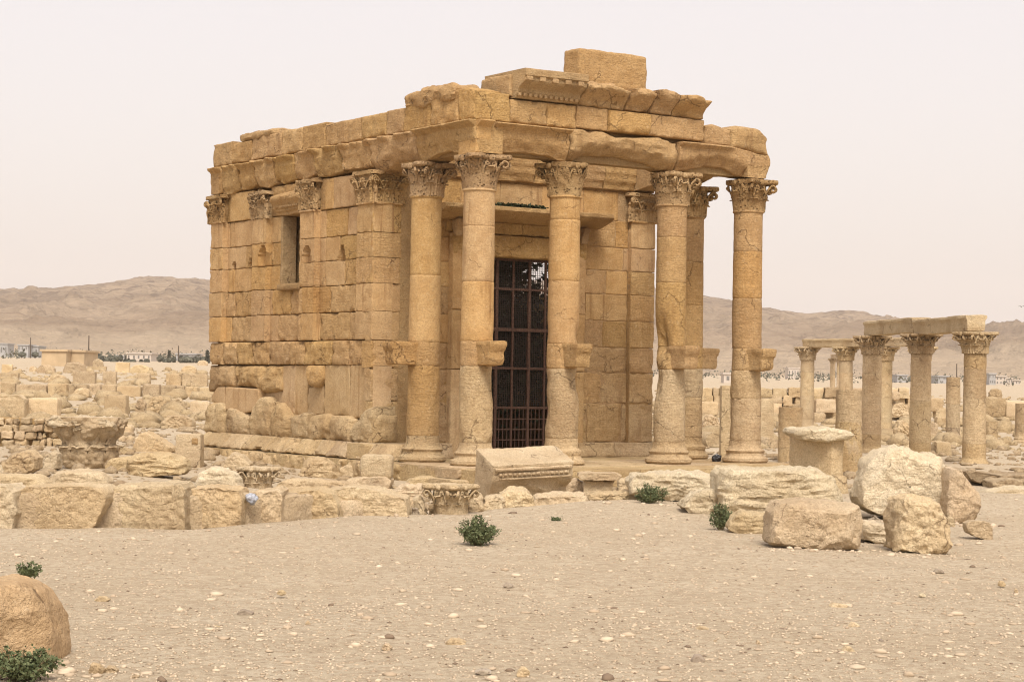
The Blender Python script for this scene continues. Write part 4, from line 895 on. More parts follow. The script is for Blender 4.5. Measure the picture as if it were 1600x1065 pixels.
# ------------------------------------------------------------------ loose stones
def vnorm(V, Q):
    a = V[Q[:, 1]]-V[Q[:, 0]]; b = V[Q[:, 3]]-V[Q[:, 0]]; n = np.cross(a, b); N = np.zeros_like(V)
    c = np.cross(V[Q[:, 2]]-V[Q[:, 1]], V[Q[:, 3]]-V[Q[:, 2]]); n = n+c
    for k in range(4): np.add.at(N, Q[:, k], n)
    return N/(np.linalg.norm(N, axis=1)[:, None]+1e-12)
def edge_depth(px, extra=.3):
    Y = 24.
    for _ in range(30):
        x = (ray(px, 800)/ray(px, 800)[1]*Y)[0]; Y = .5*Y+.5*(float(np.interp(x, EDGE_X, EDGE_Y))+extra)
    return Y
def rock_mesh(pts, Y, th, seed, r=.16, amp=.03, f=3., amp2=.01, facets=4, lean=0., strata=0., fd=(.86, .97), yaw=0., nth=120, planes=()):
    """a stone whose outline (metres, in a vertical plane at distance Y) is filled out to a solid of thickness th"""
    A = np.asarray(pts, float); x, z = A[:, 0], A[:, 2]; x2, z2 = np.roll(x, -1), np.roll(z, -1)
    ar = (x*z2-x2*z); S = ar.sum()/2; c = np.array([((x+x2)*ar).sum()/(6*S), ((z+z2)*ar).sum()/(6*S)])
    th_ = np.linspace(0, 2*np.pi, nth+1)[:-1]; R = np.zeros(nth)
    for i, t in enumerate(th_):
        d = np.array([math.cos(t), math.sin(t)]); best = 1e9
        for k in range(len(A)):
            p = np.array([x[k], z[k]])-c; e = np.array([x2[k], z2[k]])-c-p; den = d[0]*e[1]-d[1]*e[0]
            if abs(den) < 1e-9: continue
            tt = (p[0]*e[1]-p[1]*e[0])/den; ss = (p[0]*d[1]-p[1]*d[0])/den
            if tt > 0 and -1e-6 <= ss <= 1+1e-6: best = min(best, tt)
        R[i] = best if best < 1e8 else R[i-1]
    R = (np.roll(R, 1)+4*R+np.roll(R, -1))/6
    Rm = R.mean(); ra = r*Rm; h = th/2; ra = min(ra, h*.9)
    prof = [(rho, -h) for rho in np.linspace(0.02, 1-ra/Rm, 15)]+[(1-ra/Rm+ra/Rm*math.sin(a), -h+ra-ra*math.cos(a)) for a in np.linspace(.3, 1.57, 5)]
    prof += [(1., y) for y in np.linspace(-h+ra, h-ra, 10)[1:]]+[(1-ra/Rm+ra/Rm*math.cos(a), h-ra+ra*math.sin(a)) for a in np.linspace(.3, 1.57, 5)]+[(rho, h) for rho in np.linspace(1-ra/Rm, .02, 7)[1:]]
    P = np.array(prof); V = np.zeros((nth, len(P), 3))
    V[:, :, 0] = R[:, None]*np.cos(th_)[:, None]*P[None, :, 0]; V[:, :, 2] = R[:, None]*np.sin(th_)[:, None]*P[None, :, 0]; V[:, :, 1] = P[None, :, 1]
    V = V.reshape(-1, 3); Q = gridq(nth, len(P), True)[:, ::-1]
    rg = np.random.RandomState(seed)
    pl = [(np.array(n)/np.linalg.norm(n), (V@(np.array(n)/np.linalg.norm(n))).max()*f_) for n, f_ in planes]
    for k in range(facets):
        n = np.array([rg.uniform(-1, 1), -rg.uniform(.5, 1.1), rg.uniform(-.5, .9)]); n /= np.linalg.norm(n); s = (V@n).max(); pl.append((n, s*rg.uniform(*fd)))
    sub = max(4, facets*2) if facets > 1 else 0
    for k in range(sub):
        n = rg.normal(size=3); n[1] = -abs(n[1]); n /= np.linalg.norm(n); pl.append((n, (V@n).max()*rg.uniform(.90, .985)))
    V = cut(V, pl, .12); N = vnorm(V, Q); V = weather(V, N, seed, amp, f, amp2, 13., strata); V = V-N*(amp2*1.1*np.abs(ridge(V*5.5+seed, 3)))[:, None]
    V[:, 1] += lean*(V[:, 2]-V[:, 2].min())
    if yaw: V = rotz(V, yaw)
    return V+np.array([c[0], Y+th/2, c[1]]), Q
def outline(px, Y): return [at_depth(x, y, Y) for x, y in px]
def rock(name, label, cat, px, th, mat, seed, Y=None, parent=None, group=None, **k):
    if Y is None:
        b = max(px, key=lambda q: q[1]); Y = float(ground_hit(*b)[1])
    V, Q = rock_mesh(outline(px, Y+th*.4), Y, th, seed, **k)
    if parent is None and th > .4: V[:, 2] -= .025
    o = obj(name, V, Q, mat, parent, (), 26)
    if parent is None: tag(o, label, cat, group)
    return o
def box_stone(x0, y0, x1, y1, mat, seed, th=None, Y=None, rot=0., r=.05, amp=.03, parent=None, name='stone_block', label=None, cat=None, strata=0., cell=.09, group=None, sink=.12, taper=0.):
    if Y is None: Y = float(ground_hit((x0+x1)/2, y1)[1])
    a, b, c = at_depth(x0, y1, Y), at_depth(x1, y1, Y), at_depth((x0+x1)/2, y0, Y); w = abs(b[0]-a[0]); zb = (a[2]+b[2])/2-sink; h = c[2]-zb; th = th or min(w, 1.1)*.8
    w = max(.12, (w-th*abs(math.sin(rot)))/math.cos(rot)) if rot else w
    V, N, Q = rbox((w, th, h), max(cell, w/26), r); V = weather(V, N, seed, amp, 2.5/max(.5, w), amp*.3, 10/max(.6, w), strata)
    if taper: V[:, :2] *= (1-taper*(V[:, 2:3]/h+.5))
    V = rotz(V, rot)+np.array([(a[0]+b[0])/2, Y+th/2*math.cos(rot), zb+h/2])
    o = obj(name, V, Q, mat, parent, (), 40)
    if parent is None: tag(o, label, cat, group)
    return o

# big stones set in a row along the edge of the forecourt
row = empty('low_stone_wall', at_depth(300, 820, edge_depth(300))); tag(row, 'low wall of large worn tan blocks along the edge of the gravel, left foreground', 'wall')
ROW = [([(-40, 836), (-36, 757), (18, 755), (33, 765), (37, 800), (27, 836)], LOOSE_PALE), ([(34, 836), (41, 790), (35, 766), (52, 757), (120, 755), (168, 757), (178, 768), (176, 785), (163, 808), (148, 836)], LOOSE_TAN),
       ([(198, 832), (182, 792), (175, 764), (186, 755), (240, 753), (290, 753), (296, 762), (296, 830)], LOOSE), ([(297, 826), (298, 762), (330, 757), (378, 762), (384, 778), (382, 822)], LOOSE_TAN),
       ([(396, 822), (387, 783), (394, 766), (440, 760), (446, 766), (445, 820)], LOOSE_TAN), ([(446, 818), (448, 764), (500, 760), (522, 768), (534, 790), (536, 816)], LOOSE),
       ([(541, 815), (528, 782), (508, 764), (556, 757), (600, 764), (638, 777), (641, 813)], LOOSE)]
for i, (px, m) in enumerate(ROW):
    xm = sum(p[0] for p in px)/len(px); rock('stone_block', None, None, px, .75, m, 300+i, edge_depth(xm), row, r=.05, amp=.014, facets=2, fd=(.96, .995), amp2=.012, nth=190)
rock('stone_block', None, None, [(176, 836), (172, 790), (182, 774), (200, 836)], .5, GREYSTONE, 330, edge_depth(180, .5), row, r=.2, amp=.03)
rock('stone_block', None, None, [(380, 826), (380, 790), (396, 788), (398, 826)], .4, LOOSE_TAN, 331, edge_depth(388, .5), row, r=.2, amp=.03)
fx = [at_depth(x, y, edge_depth(x, .5)) for x, y in ((-30, 772), (100, 770), (240, 769), (380, 774), (500, 776), (630, 784))]
for i, (a, b) in enumerate(zip(fx[:-1], fx[1:])):
    d = (b-a)[:2]; L = float(np.linalg.norm(d)); zt = (a[2]+b[2])/2; V, N, Q = rbox((L+.05, .3, .8), .06, .04); V = weather(V, N, 360+i, .03, 4, .012)
    obj('packed_earth', rotz(V, math.atan2(d[1], d[0]))+[(a[0]+b[0])/2, (a[1]+b[1])/2+.12, zt-.4], Q, LOOSE_TAN, row)
row2 = empty('low_rubble_wall', at_depth(800, 790, edge_depth(800))); tag(row2, 'low broken wall footing of weathered yellow stone below the temple front', 'wall')
for i, (px, m) in enumerate([([(640, 815), (642, 782), (655, 774), (664, 790), (666, 812)], LOOSE), ([(668, 812), (670, 787), (690, 777), (730, 773), (752, 777), (757, 795), (757, 810)], LOOSE),
                             ([(752, 808), (758, 778), (775, 770), (790, 780), (786, 806)], LOOSE), ([(783, 806), (779, 770), (793, 761), (822, 764), (833, 783), (836, 804)], LOOSE_TAN),
                             ([(832, 804), (834, 776), (870, 770), (915, 772), (918, 800)], LOOSE), ([(914, 800), (916, 773), (950, 769), (1000, 768), (1010, 790), (985, 795)], LOOSE)]):
    rock('stone_block', None, None, px, .7, m, 340+i, edge_depth(sum(p[0] for p in px)/len(px), .35), row2, r=.18, amp=.035, facets=4, amp2=.014, strata=.012)
rock('plastic_scrap', 'crumpled pale grey-blue plastic scrap stuck between two wall blocks', 'scrap', [(385, 785), (384, 772), (392, 768), (400, 772), (402, 780), (395, 787)], .12, BLUEGREY, 351, edge_depth(392, .16), r=.4, amp=.02, f=9, facets=6, amp2=.012)
rock('grey_slab', 'small smooth grey slab leaning in the gap beside the low wall', 'stone', [(641, 812), (643, 793), (652, 793), (660, 812)], .1, GREYSTONE, 352, edge_depth(650, .12), r=.1, amp=.006, facets=1, fd=(.97, .99))

# right-hand boulder heap
rock('boulder', 'long pale boulder with rippled layers lying behind the front boulders', 'boulder', [(1116, 806), (1120, 738), (1128, 729), (1165, 729), (1205, 731), (1243, 727), (1270, 728), (1290, 738), (1305, 757), (1312, 775), (1300, 806)], 1.2, LOOSE_PALE, 401, None, r=.14, amp=.022, facets=5, strata=.022, amp2=.014)
rock('boulder', 'broad smooth tan block with chipped lower edge, front of the boulder heap', 'boulder', [(1196, 842), (1202, 795), (1213, 780), (1250, 775), (1300, 779), (1345, 784), (1348, 812), (1343, 852), (1318, 856), (1290, 860), (1268, 856), (1240, 850), (1205, 848)], .75, LOOSE_TAN, 402, None, r=.06, amp=.016, facets=4, amp2=.012, fd=(.93, .985), planes=[((.72, -.68, .05), .80), ((.05, -.5, .86), .80), ((-.93, -.35, .1), .93), ((.12, -.75, -.65), .84), ((-.55, -.75, .4), .84)])
rock('boulder', 'tallest boulder, pale and veined, leaning at the back of the heap', 'boulder', [(1336, 775), (1344, 745), (1352, 718), (1376, 699), (1400, 693), (1422, 697), (1440, 706), (1458, 703), (1473, 713), (1480, 740), (1485, 795), (1476, 806), (1440, 806), (1400, 805), (1360, 803), (1346, 795)], .95, LOOSE_PALE, 403, float(ground_hit(1400, 812)[1]), r=.10, amp=.022, facets=5, amp2=.014, fd=(.84, .96), planes=[((-.55, -.72, .42), .78), ((.85, -.5, .2), .82), ((.1, -.8, -.6), .82), ((.25, -.6, .75), .82)])
rock('boulder', 'rough cream boulder standing upright at the right front of the heap', 'boulder', [(1389, 856), (1392, 805), (1398, 772), (1420, 766), (1445, 768), (1464, 778), (1478, 805), (1486, 845), (1480, 862), (1440, 862), (1410, 858)], .62, LOOSE, 404, None, r=.10, amp=.025, facets=4, amp2=.018, fd=(.88, .97), planes=[((-.82, -.56, .12), .80), ((.12, -.5, .86), .80), ((.65, -.7, .3), .82), ((.2, -.9, -.4), .88)])
rock('boulder', 'pinkish tan broken slab behind the tall boulder at its right', 'boulder', [(1474, 815), (1476, 755), (1482, 727), (1496, 728), (1508, 744), (1527, 764), (1529, 788), (1519, 812), (1495, 818)], .6, LOOSE_TAN, 405, None, r=.06, amp=.014, facets=4, amp2=.01, planes=[((-.55, -.82, .15), .75), ((.7, -.6, .4), .8), ((.3, -.7, -.65), .82)])
rock('small_block', 'small squared stone alone on gravel right of the boulder heap', 'stone', [(1509, 832), (1506, 816), (1513, 812), (1545, 814), (1549, 826), (1548, 843), (1538, 843), (1522, 838)], .22, LOOSE, 406, None, r=.06, amp=.008, facets=4, amp2=.008)
rock('small_boulder', 'rounded cream boulder beside the leafy bush at the heap', 'boulder', [(1137, 822), (1143, 806), (1158, 794), (1180, 795), (1200, 800), (1202, 828), (1180, 835), (1155, 832)], .5, LOOSE, 407, None, r=.4, amp=.02, facets=3, amp2=.012, strata=.014)
rock('small_boulder', 'wedge-shaped pale boulder left of the long rippled boulder', 'boulder', [(1061, 787), (1066, 778), (1082, 770), (1108, 760), (1122, 764), (1124, 800), (1104, 803), (1078, 796)], .6, LOOSE_PALE, 408, None, r=.25, amp=.03, facets=5, amp2=.012, strata=.012)
rock('flat_stone', 'low layered slab lying between the two front boulders', 'stone', [(1342, 838), (1345, 808), (1366, 812), (1392, 822), (1393, 846), (1370, 843)], .5, LOOSE_PALE, 409, None, r=.25, amp=.02, facets=3, strata=.014)
rock('flat_stone', 'small sharp splinter at the foot of the upright cream boulder', 'stone', [(1478, 826), (1480, 800), (1490, 812), (1492, 826)], .2, LOOSE_PALE, 410, None, r=.2, amp=.01, facets=4)
for i, (px, lab) in enumerate([([(1357, 812), (1366, 803), (1378, 812)], 'small grey wedge under the tall boulder'), ([(1385, 814), (1392, 804), (1400, 816)], 'small brown wedge behind the upright cream boulder')]):
    rock('small_stone', lab, 'stone', px, .2, GREYSTONE, 412+i, None, r=.3, amp=.01, facets=3)
rock('long_rock', 'long low whitish rock with split layers behind the dark green bush', 'boulder', [(978, 750), (988, 738), (1020, 736), (1060, 733), (1100, 736), (1122, 742), (1122, 760), (1092, 768), (1066, 778), (1040, 776), (1005, 770), (984, 762)], .9, LOOSE_PALE, 411, float(ground_hit(1050, 785)[1]), r=.3, amp=.04, facets=5, strata=.02, amp2=.014)
rock('small_stone', 'small round tan stone right of the dark green bush', 'stone', [(1039, 781), (1040, 771), (1050, 769), (1054, 777), (1048, 782)], .18, LOOSE_TAN, 414, None, r=.4, amp=.01)
# near left boulder
rock('ochre_boulder', 'large smooth ochre boulder at the lower left corner of the view', 'boulder', [(-118, 1050), (-122, 960), (-92, 918), (-42, 903), (3, 898), (38, 904), (62, 918), (78, 942), (85, 985), (88, 1040), (40, 1046), (-22, 1052)], .75, BOULDER, 420, float(ground_hit(60, 1046)[1])-.02, r=.30, amp=.022, f=2.4, facets=9, fd=(.72, .94), amp2=.008)
for i, (x0, y0, x1, y1, lab) in enumerate([(137, 1034, 165, 1054, 'pale wedge-shaped stone right of the ochre boulder, near the frame bottom'), (163, 1039, 185, 1052, 'smaller pale angular stone touching the wedge-shaped stone'), (203, 1052, 218, 1060, 'tiny flat pale stone near the bottom edge beyond the angular stones'),
        (28, 1030, 44, 1046, 'small whitish stone among the weed at the ochre boulder')]):
    rock('small_stone', lab, 'stone', [(x0, y1), (x0+2, (y0+y1)/2), (x0+(x1-x0)*.3, y0), (x0+(x1-x0)*.7, y0+2), (x1, y0+(y1-y0)*.5), (x1-2, y1)], .06, LOOSE, 430+i, None, r=.3, amp=.006, f=12, amp2=.003, facets=4)

# single stones on the bare gravel, the ones large enough to pick out
PB = [(146, 930, 173, 939, LOOSE, 'flat pale stone on gravel right of the ochre boulder top'), (369, 951, 397, 960, GREYSTONE, 'flat brownish slab lying in the open gravel, left of centre'), (329, 976, 348, 984, LOOSE, 'small white lump on gravel below the flat brown slab'),
      (888, 980, 908, 991, LOOSE_PALE, 'bright white rounded stone on gravel below the temple door'), (596, 1004, 613, 1015, LOOSE_TAN, 'small tan rounded stone on gravel lower centre left'), (1085, 977, 1113, 989, LOOSE_TAN, 'brown squat stone on gravel right of the white stone'),
      (1078, 1021, 1103, 1036, GREYSTONE, 'grey angular stone on gravel near the bottom, right of centre'), (740, 1044, 770, 1052, GREYSTONE, 'flat dark stone pair on gravel at the bottom centre'), (806, 1040, 829, 1056, LOOSE_TAN, 'low tan stone half sunk in gravel at the bottom centre'),
      (1313, 1008, 1338, 1021, LOOSE, 'rounded cream stone on gravel lower right'), (1324, 970, 1345, 981, LOOSE, 'bright flat chip on gravel below the boulder heap'), (1370, 997, 1384, 1007, GREYSTONE, 'small grey stone right of the rounded cream stone'),
      (1295, 941, 1325, 949, LOOSE_TAN, 'low flat pale stone on gravel midway below the heap'), (1435, 925, 1448, 932, LOOSE_PALE, 'small white chip on gravel at the right'), (694, 996, 730, 1008, LOOSE, 'wide flat cream stone flush with the gravel, lower centre'),
      (430, 920, 448, 929, LOOSE, 'small pale chip on gravel above the flat brown slab'), (1458, 888, 1476, 895, GREYSTONE, 'thin dark flake on gravel below the right boulders'), (1558, 906, 1572, 916, LOOSE, 'small pale stone on gravel near the right edge'), (1584, 918, 1592, 926, LOOSE_TAN, 'tiny tan stone at the right edge of the gravel'),
      (786, 909, 803, 917, GREYSTONE, 'thin dark sliver on gravel below the round bush'), (476, 968, 487, 978, LOOSE, 'tiny white stone right of the small white lump'), (1180, 999, 1190, 1010, LOOSE, 'small upright pale chip on gravel below the heap, left part'), (1112, 998, 1124, 1006, LOOSE, 'small cream chip beside the brown squat stone')]
for i, (x0, y0, x1, y1, m, lab) in enumerate(PB):
    w = x1-x0; rock('small_stone', lab, 'stone', [(x0, y1-1), (x0+w*.05, y0+(y1-y0)*.55), (x0+w*.3, y0), (x0+w*.65, y0+1), (x1, y0+(y1-y0)*.6), (x1-w*.1, y1), (x0+w*.4, y1+1)], w*.0035, m, 450+i, None, r=.35, amp=.004, f=14, amp2=.003, facets=4, nth=40)

# ------------------------------------------------------------------ carved and broken pieces between the low wall and the temple
rock('flat_slab', 'flat weathered slab lying just behind the low wall, far left', 'slab', [(-30, 765), (-28, 742), (20, 738), (62, 741), (74, 752), (74, 765)], .8, LOOSE, 501, None, r=.3, amp=.03, facets=3, strata=.01)
rock('flat_slab', 'low pale slab behind the low wall, under the big fallen capital', 'slab', [(73, 762), (80, 745), (90, 735), (120, 732), (158, 736), (172, 748), (172, 762)], .8, LOOSE, 502, None, r=.3, amp=.03, facets=3, strata=.012)
rock('boulder', 'round pale boulder left of the big fallen capital', 'boulder', [(3, 738), (8, 718), (28, 705), (48, 701), (61, 712), (61, 730), (45, 740), (20, 742)], .8, LOOSE, 503, None, r=.3, amp=.03, facets=6, amp2=.015)
rock('broken_drum', 'pale triangular chunk with a round hole beside the fallen capital', 'stone', [(63, 728), (66, 716), (86, 701), (94, 706), (93, 730), (78, 733)], .5, LOOSE_PALE, 504, None, r=.15, amp=.02, facets=4)
rock('boulder', 'small cream lump at the far left behind the low wall', 'boulder', [(-20, 740), (-18, 728), (5, 724), (14, 732), (12, 742)], .5, LOOSE_PALE, 505, None, r=.3, amp=.03)
rock('slab', 'sloping grey-brown slab tilted among rubble right of the fallen capital', 'slab', [(203, 708), (214, 690), (222, 672), (232, 672), (252, 684), (273, 697), (274, 706), (250, 709)], .9, LOOSE_TAN, 506, None, r=.1, amp=.015, facets=3)
rock('slab', 'thin pale slab leaning on the right side of the fallen capital', 'slab', [(172, 706), (173, 692), (186, 694), (208, 703), (206, 710)], .5, LOOSE, 507, None, r=.15, amp=.02)
rock('boulder', 'stubby cream stone right of the fallen capital foot', 'stone', [(164, 735), (170, 716), (185, 712), (203, 712), (206, 732), (186, 738)], .5, LOOSE, 508, None, r=.22, amp=.03, facets=4)
rock('split_log_stone', 'long split stone like a log resting on gravel by the notched upright stone', 'stone', [(199, 735), (203, 713), (222, 706), (270, 709), (290, 717), (294, 730), (284, 739), (250, 740), (222, 744)], .8, LOOSE, 509, None, r=.22, amp=.04, facets=4, strata=.03)
st = empty('notched_stone', ground_hit(293, 731)); tag(st, 'upright squared stone with a square notch cut in its face', 'stone')
o = box_stone(273, 678, 313, 731, LOOSE, 510, .55, parent=st, name='block', amp=.012, r=.04)
box_stone(299, 684, 309, 694, TEMPLE_CARVED, 511, .06, Y=float(ground_hit(293, 731)[1])-.02, parent=st, name='notch', amp=.006, r=.015, sink=0, cell=.03)
rock('boulder', 'smooth pale boulder with a rounded top in front of the temple flank', 'boulder', [(304, 762), (314, 738), (332, 729), (352, 731), (368, 740), (377, 752), (378, 762)], .8, LOOSE_PALE, 512, None, r=.3, amp=.025, facets=4, strata=.014)
rock('peaked_stone', 'light stone with a peaked top behind the small fallen capital', 'stone', [(343, 730), (350, 718), (364, 704), (380, 709), (393, 722), (392, 734), (365, 736)], .7, LOOSE, 513, None, r=.15, amp=.02, facets=5)
rock('rubble_lump', 'rough layered lump leaning below the temple flank', 'stone', [(466, 747), (474, 728), (482, 715), (505, 714), (520, 722), (532, 741), (531, 748)], .9, LOOSE, 514, None, r=.2, amp=.04, facets=6, strata=.02)
rock('rubble_lump', 'dark tan lump between the layered lump and the cubic pedestal', 'stone', [(528, 745), (531, 728), (545, 722), (560, 726), (562, 745)], .6, LOOSE_TAN, 515, None, r=.25, amp=.03)
ped = empty('cubic_pedestal', ground_hit(588, 762)); tag(ped, 'squat pedestal stone with a spreading foot before the temple corner', 'pedestal')
box_stone(562, 711, 612, 745, LOOSE, 516, .7, Y=float(ground_hit(588, 764)[1])+.1, parent=ped, name='block', r=.09, amp=.02, sink=.05)
rock('foot', None, None, [(535, 768), (543, 748), (570, 742), (606, 742), (614, 750), (608, 766)], .9, LOOSE, 517, float(ground_hit(588, 764)[1]), ped, r=.25, amp=.03, facets=3)
rock('long_slab', 'long low slab lying behind the low wall below the small capital', 'slab', [(426, 768), (435, 752), (460, 745), (520, 748), (548, 753), (550, 768)], .6, LOOSE, 518, None, r=.25, amp=.025, strata=.012)
rock('long_slab', 'flat slab lying below the temple steps left of the carved cornice', 'slab', [(632, 758), (637, 747), (655, 742), (690, 744), (712, 750), (712, 757), (680, 760)], .6, LOOSE, 519, None, r=.25, amp=.02, strata=.012)
rock('rubble_lump', 'low rough rubble lump right of the cubic pedestal foot', 'stone', [(612, 780), (618, 762), (636, 754), (660, 758), (664, 778)], .7, LOOSE_TAN, 520, None, r=.3, amp=.04, strata=.02)
rock('rubble_lump', 'broken rubble stone at the left foot of the carved cornice block', 'stone', [(742, 786), (746, 770), (760, 762), (778, 768), (784, 786)], .6, LOOSE, 521, None, r=.3, amp=.04)
rock('rubble_lump', 'brown weathered stone under the temple steps right of the carved cornice', 'stone', [(882, 775), (884, 752), (900, 744), (915, 752), (914, 776)], .5, LOOSE_TAN, 522, None, r=.25, amp=.03)
rock('rubble_lump', 'cream weathered stone behind the dark green bush', 'stone', [(962, 775), (966, 748), (985, 741), (998, 755), (996, 776)], .5, LOOSE, 523, None, r=.25, amp=.03)
# great carved cornice block
Yc = float(ground_hit(800, 790)[1])+.2
cb = empty('carved_cornice_block', at_depth(815, 775, Yc)); tag(cb, 'great fallen cornice block with carved mouldings lying before the temple door', 'carved block')
kp = Yc/F_PX; L_, D_, H_ = 1.62, .95, .80; V, N, Q = rbox((L_, D_, H_), .045, .03)
fz = sst(.12, -.30, V[:, 2])*np.clip(-V[:, 1]/(D_/2)*1.5, 0, 1); V[:, 1] += fz*(.17+.10*pn(V*np.array([2.2, 0, 2])+4)); V = weather(V, N, 530, .022, 2.6, .01)
V[:, 1] += .14*np.maximum(0, pn(V*np.array([2.6, 1, 3.4])+31)-.05)*(V[:, 1] < 0)*(V[:, 2] < .12)
TL, YW = lambda q: rotz(roty(rotx(q, .30), -.05), .36), None; cb0 = at_depth(818, 742, Yc+.55)
obj('block', TL(V)+cb0, Q, LOOSE, cb, (), 30)
eg = []
for k in range(15):
    V, N, Q = rbox((.075, .07, .07), .03, .03); eg.append((TL(V+[-L_/2+.16+k*.093, -D_/2-.005, .215])+cb0, Q))
for k in range(15):
    V, N, Q = rbox((.03, .05, .10), .03, .01); eg.append((TL(V+[-L_/2+.205+k*.093, -D_/2-.0, .21])+cb0, Q))
V, N, Q = rbox((L_-.1, .06, .05), .06, .015); eg.append((TL(weather(V, N, 3, .01)+[0, -D_/2-.01, .315])+cb0, Q)); V, N, Q = rbox((L_-.2, .05, .035), .06, .012); eg.append((TL(weather(V, N, 4, .01)+[.04, -D_/2+.0, .13])+cb0, Q))
obj('egg_moulding', *join(eg), LOOSE, cb)
# small altar fragment
al = empty('altar_fragment', ground_hit(935, 774)); tag(al, 'small altar-like fragment with a flat overhanging top before the porch', 'altar')
Ya = float(ground_hit(935, 778)[1])
rock('slab_top', None, None, [(901, 742), (903, 737), (966, 738), (971, 742), (966, 750), (908, 749)], .8, LOOSE, 540, Ya-.1, al, r=.1, amp=.012, facets=2, fd=(.95, .99)); rock('block', None, None, [(911, 790), (911, 748), (960, 749), (956, 760), (954, 790)], .55, LOOSE, 541, Ya+.05, al, r=.08, amp=.012, facets=1)
# fallen capitals
def place_capital(name, label, px, py, wpx, seed, ero, mat, rot, squash=1., flip=False, tilt=0., Y=None, Hc=.80, r0=.36):
    p = ground_hit(px, py) if Y is None else at_depth(px, py, Y); w = wpx*p[1]/F_PX; V, Q = capital_mesh(rot, Hc, r0, seed, ero, .02)
    if flip: V = V*np.array([1, 1, -1.])+[0, 0, .8]; Q = Q[:, ::-1]
    s = w/(2*r0+.70); V = V*s*np.array([1, 1, squash])
    if tilt: V = roty(V, tilt)
    return tag(obj(name, V+p-[0, 0, .06], Q, mat, None, (), 50, base=True), label, 'capital')
pc_ = ground_hit(130, 731); k_ = pc_[1]/F_PX; yy_ = np.linspace(732, 651, 40)
rr2 = np.interp(yy_, [651, 656, 664, 672, 680, 687, 692, 698, 704, 712, 722, 730, 732], [53, 54.5, 54, 51, 48, 41, 39.5, 42, 44, 45, 42, 36, 33])*k_; zz_ = (732-yy_)*k_
a_ = np.linspace(0, 2*np.pi, 121)[:-1]; A_, Z_ = np.meshgrid(a_, zz_, indexing='ij'); R_ = rr2[None, :]*(1+.05*np.cos(4*(A_-.5))*np.clip((Z_-.5)/.5, 0, 1))
lob = np.abs(np.sin(A_*5+.4)); R_ = R_-.10*(1-lob)**2*np.exp(-((Z_-.26)/.20)**2)-.16*(1-np.abs(np.sin(A_*4+1.1)))**1.5*np.exp(-((Z_-.66)/.10)**2)
Vc = np.stack([R_*np.cos(A_), R_*np.sin(A_), Z_], -1).reshape(-1, 3); Nc = np.stack([np.cos(A_), np.sin(A_), 0*A_], -1).reshape(-1, 3)
hh_ = Vc[:, 2]; Vc = Vc+Nc*(.05*fbm(Vc*4+7, 3)+.03*ridge(Vc*7+3, 3)*np.clip(hh_*1.5, .4, 1)-.16*np.maximum(0, pn(Vc*3.2+21)-.22)*np.clip((hh_-.45)*3, 0, 1))[:, None]
lp_ = [(Vc, gridq(120, 40, True)), (np.array([[0, 0, zz_[-1]]]), np.zeros((0, 4), int))]
for k in range(10):
    V, Q = leaf(.46, .36, .12, 12, 9); th = k*np.pi/5+.16; d = np.array([math.cos(th), math.sin(th), 0]); tg_ = np.array([-d[1], d[0], 0]); P = d*(.44+.12*sst(0, .3, V[:, 2])+V[:, 1])[:, None]+tg_*V[:, :1]; P[:, 2] = V[:, 2]+.02; lp_.append((P+np.stack([fbm(P*7+q, 2) for q in range(3)], -1)*.02, Q))
for k in range(8):
    V, Q = leaf(.40, .46, .17, 12, 9); th = k*np.pi/4+.5; d = np.array([math.cos(th), math.sin(th), 0]); tg_ = np.array([-d[1], d[0], 0]); P = d*(.50+.10*sst(0, .35, V[:, 2])+V[:, 1])[:, None]+tg_*V[:, :1]; P[:, 2] = V[:, 2]+.52; lp_.append((P+np.stack([fbm(P*5+q+k, 3) for q in range(3)], -1)*.05, Q))
Vc, Qc = join(lp_); tag(obj('fallen_capital', Vc+[pc_[0], pc_[1]+.55, pc_[2]-.03], Qc, LOOSE, None, [np.arange(120)*40+39], 50, base=True), 'big fallen column capital with eaten-away leaves and a broad flat top', 'capital')
o = rock('capital_slab', 'thick ragged crust of stone capping the big fallen capital', 'slab', [(80, 663), (79, 655), (84, 650), (130, 650), (178, 653), (187, 659), (182, 667), (166, 670), (152, 677), (134, 668), (114, 662), (98, 671)], 1.3, LOOSE_PALE, 551, float(ground_hit(130, 731)[1])-.14, r=.12, amp=.06, amp2=.035, facets=3, strata=.02)
place_capital('fallen_capital', 'small fallen capital with crisp curling leaves below the temple flank', 403, 764, 70, 33, [], LOOSE, 1.2)
place_capital('fallen_capital', 'half-buried capital with two small scrolls in the rubble before the steps', 704, 798, 88, 34, [(NEAR, 1.5, -.1, .3, .7)], LOOSE, PHI+.3)
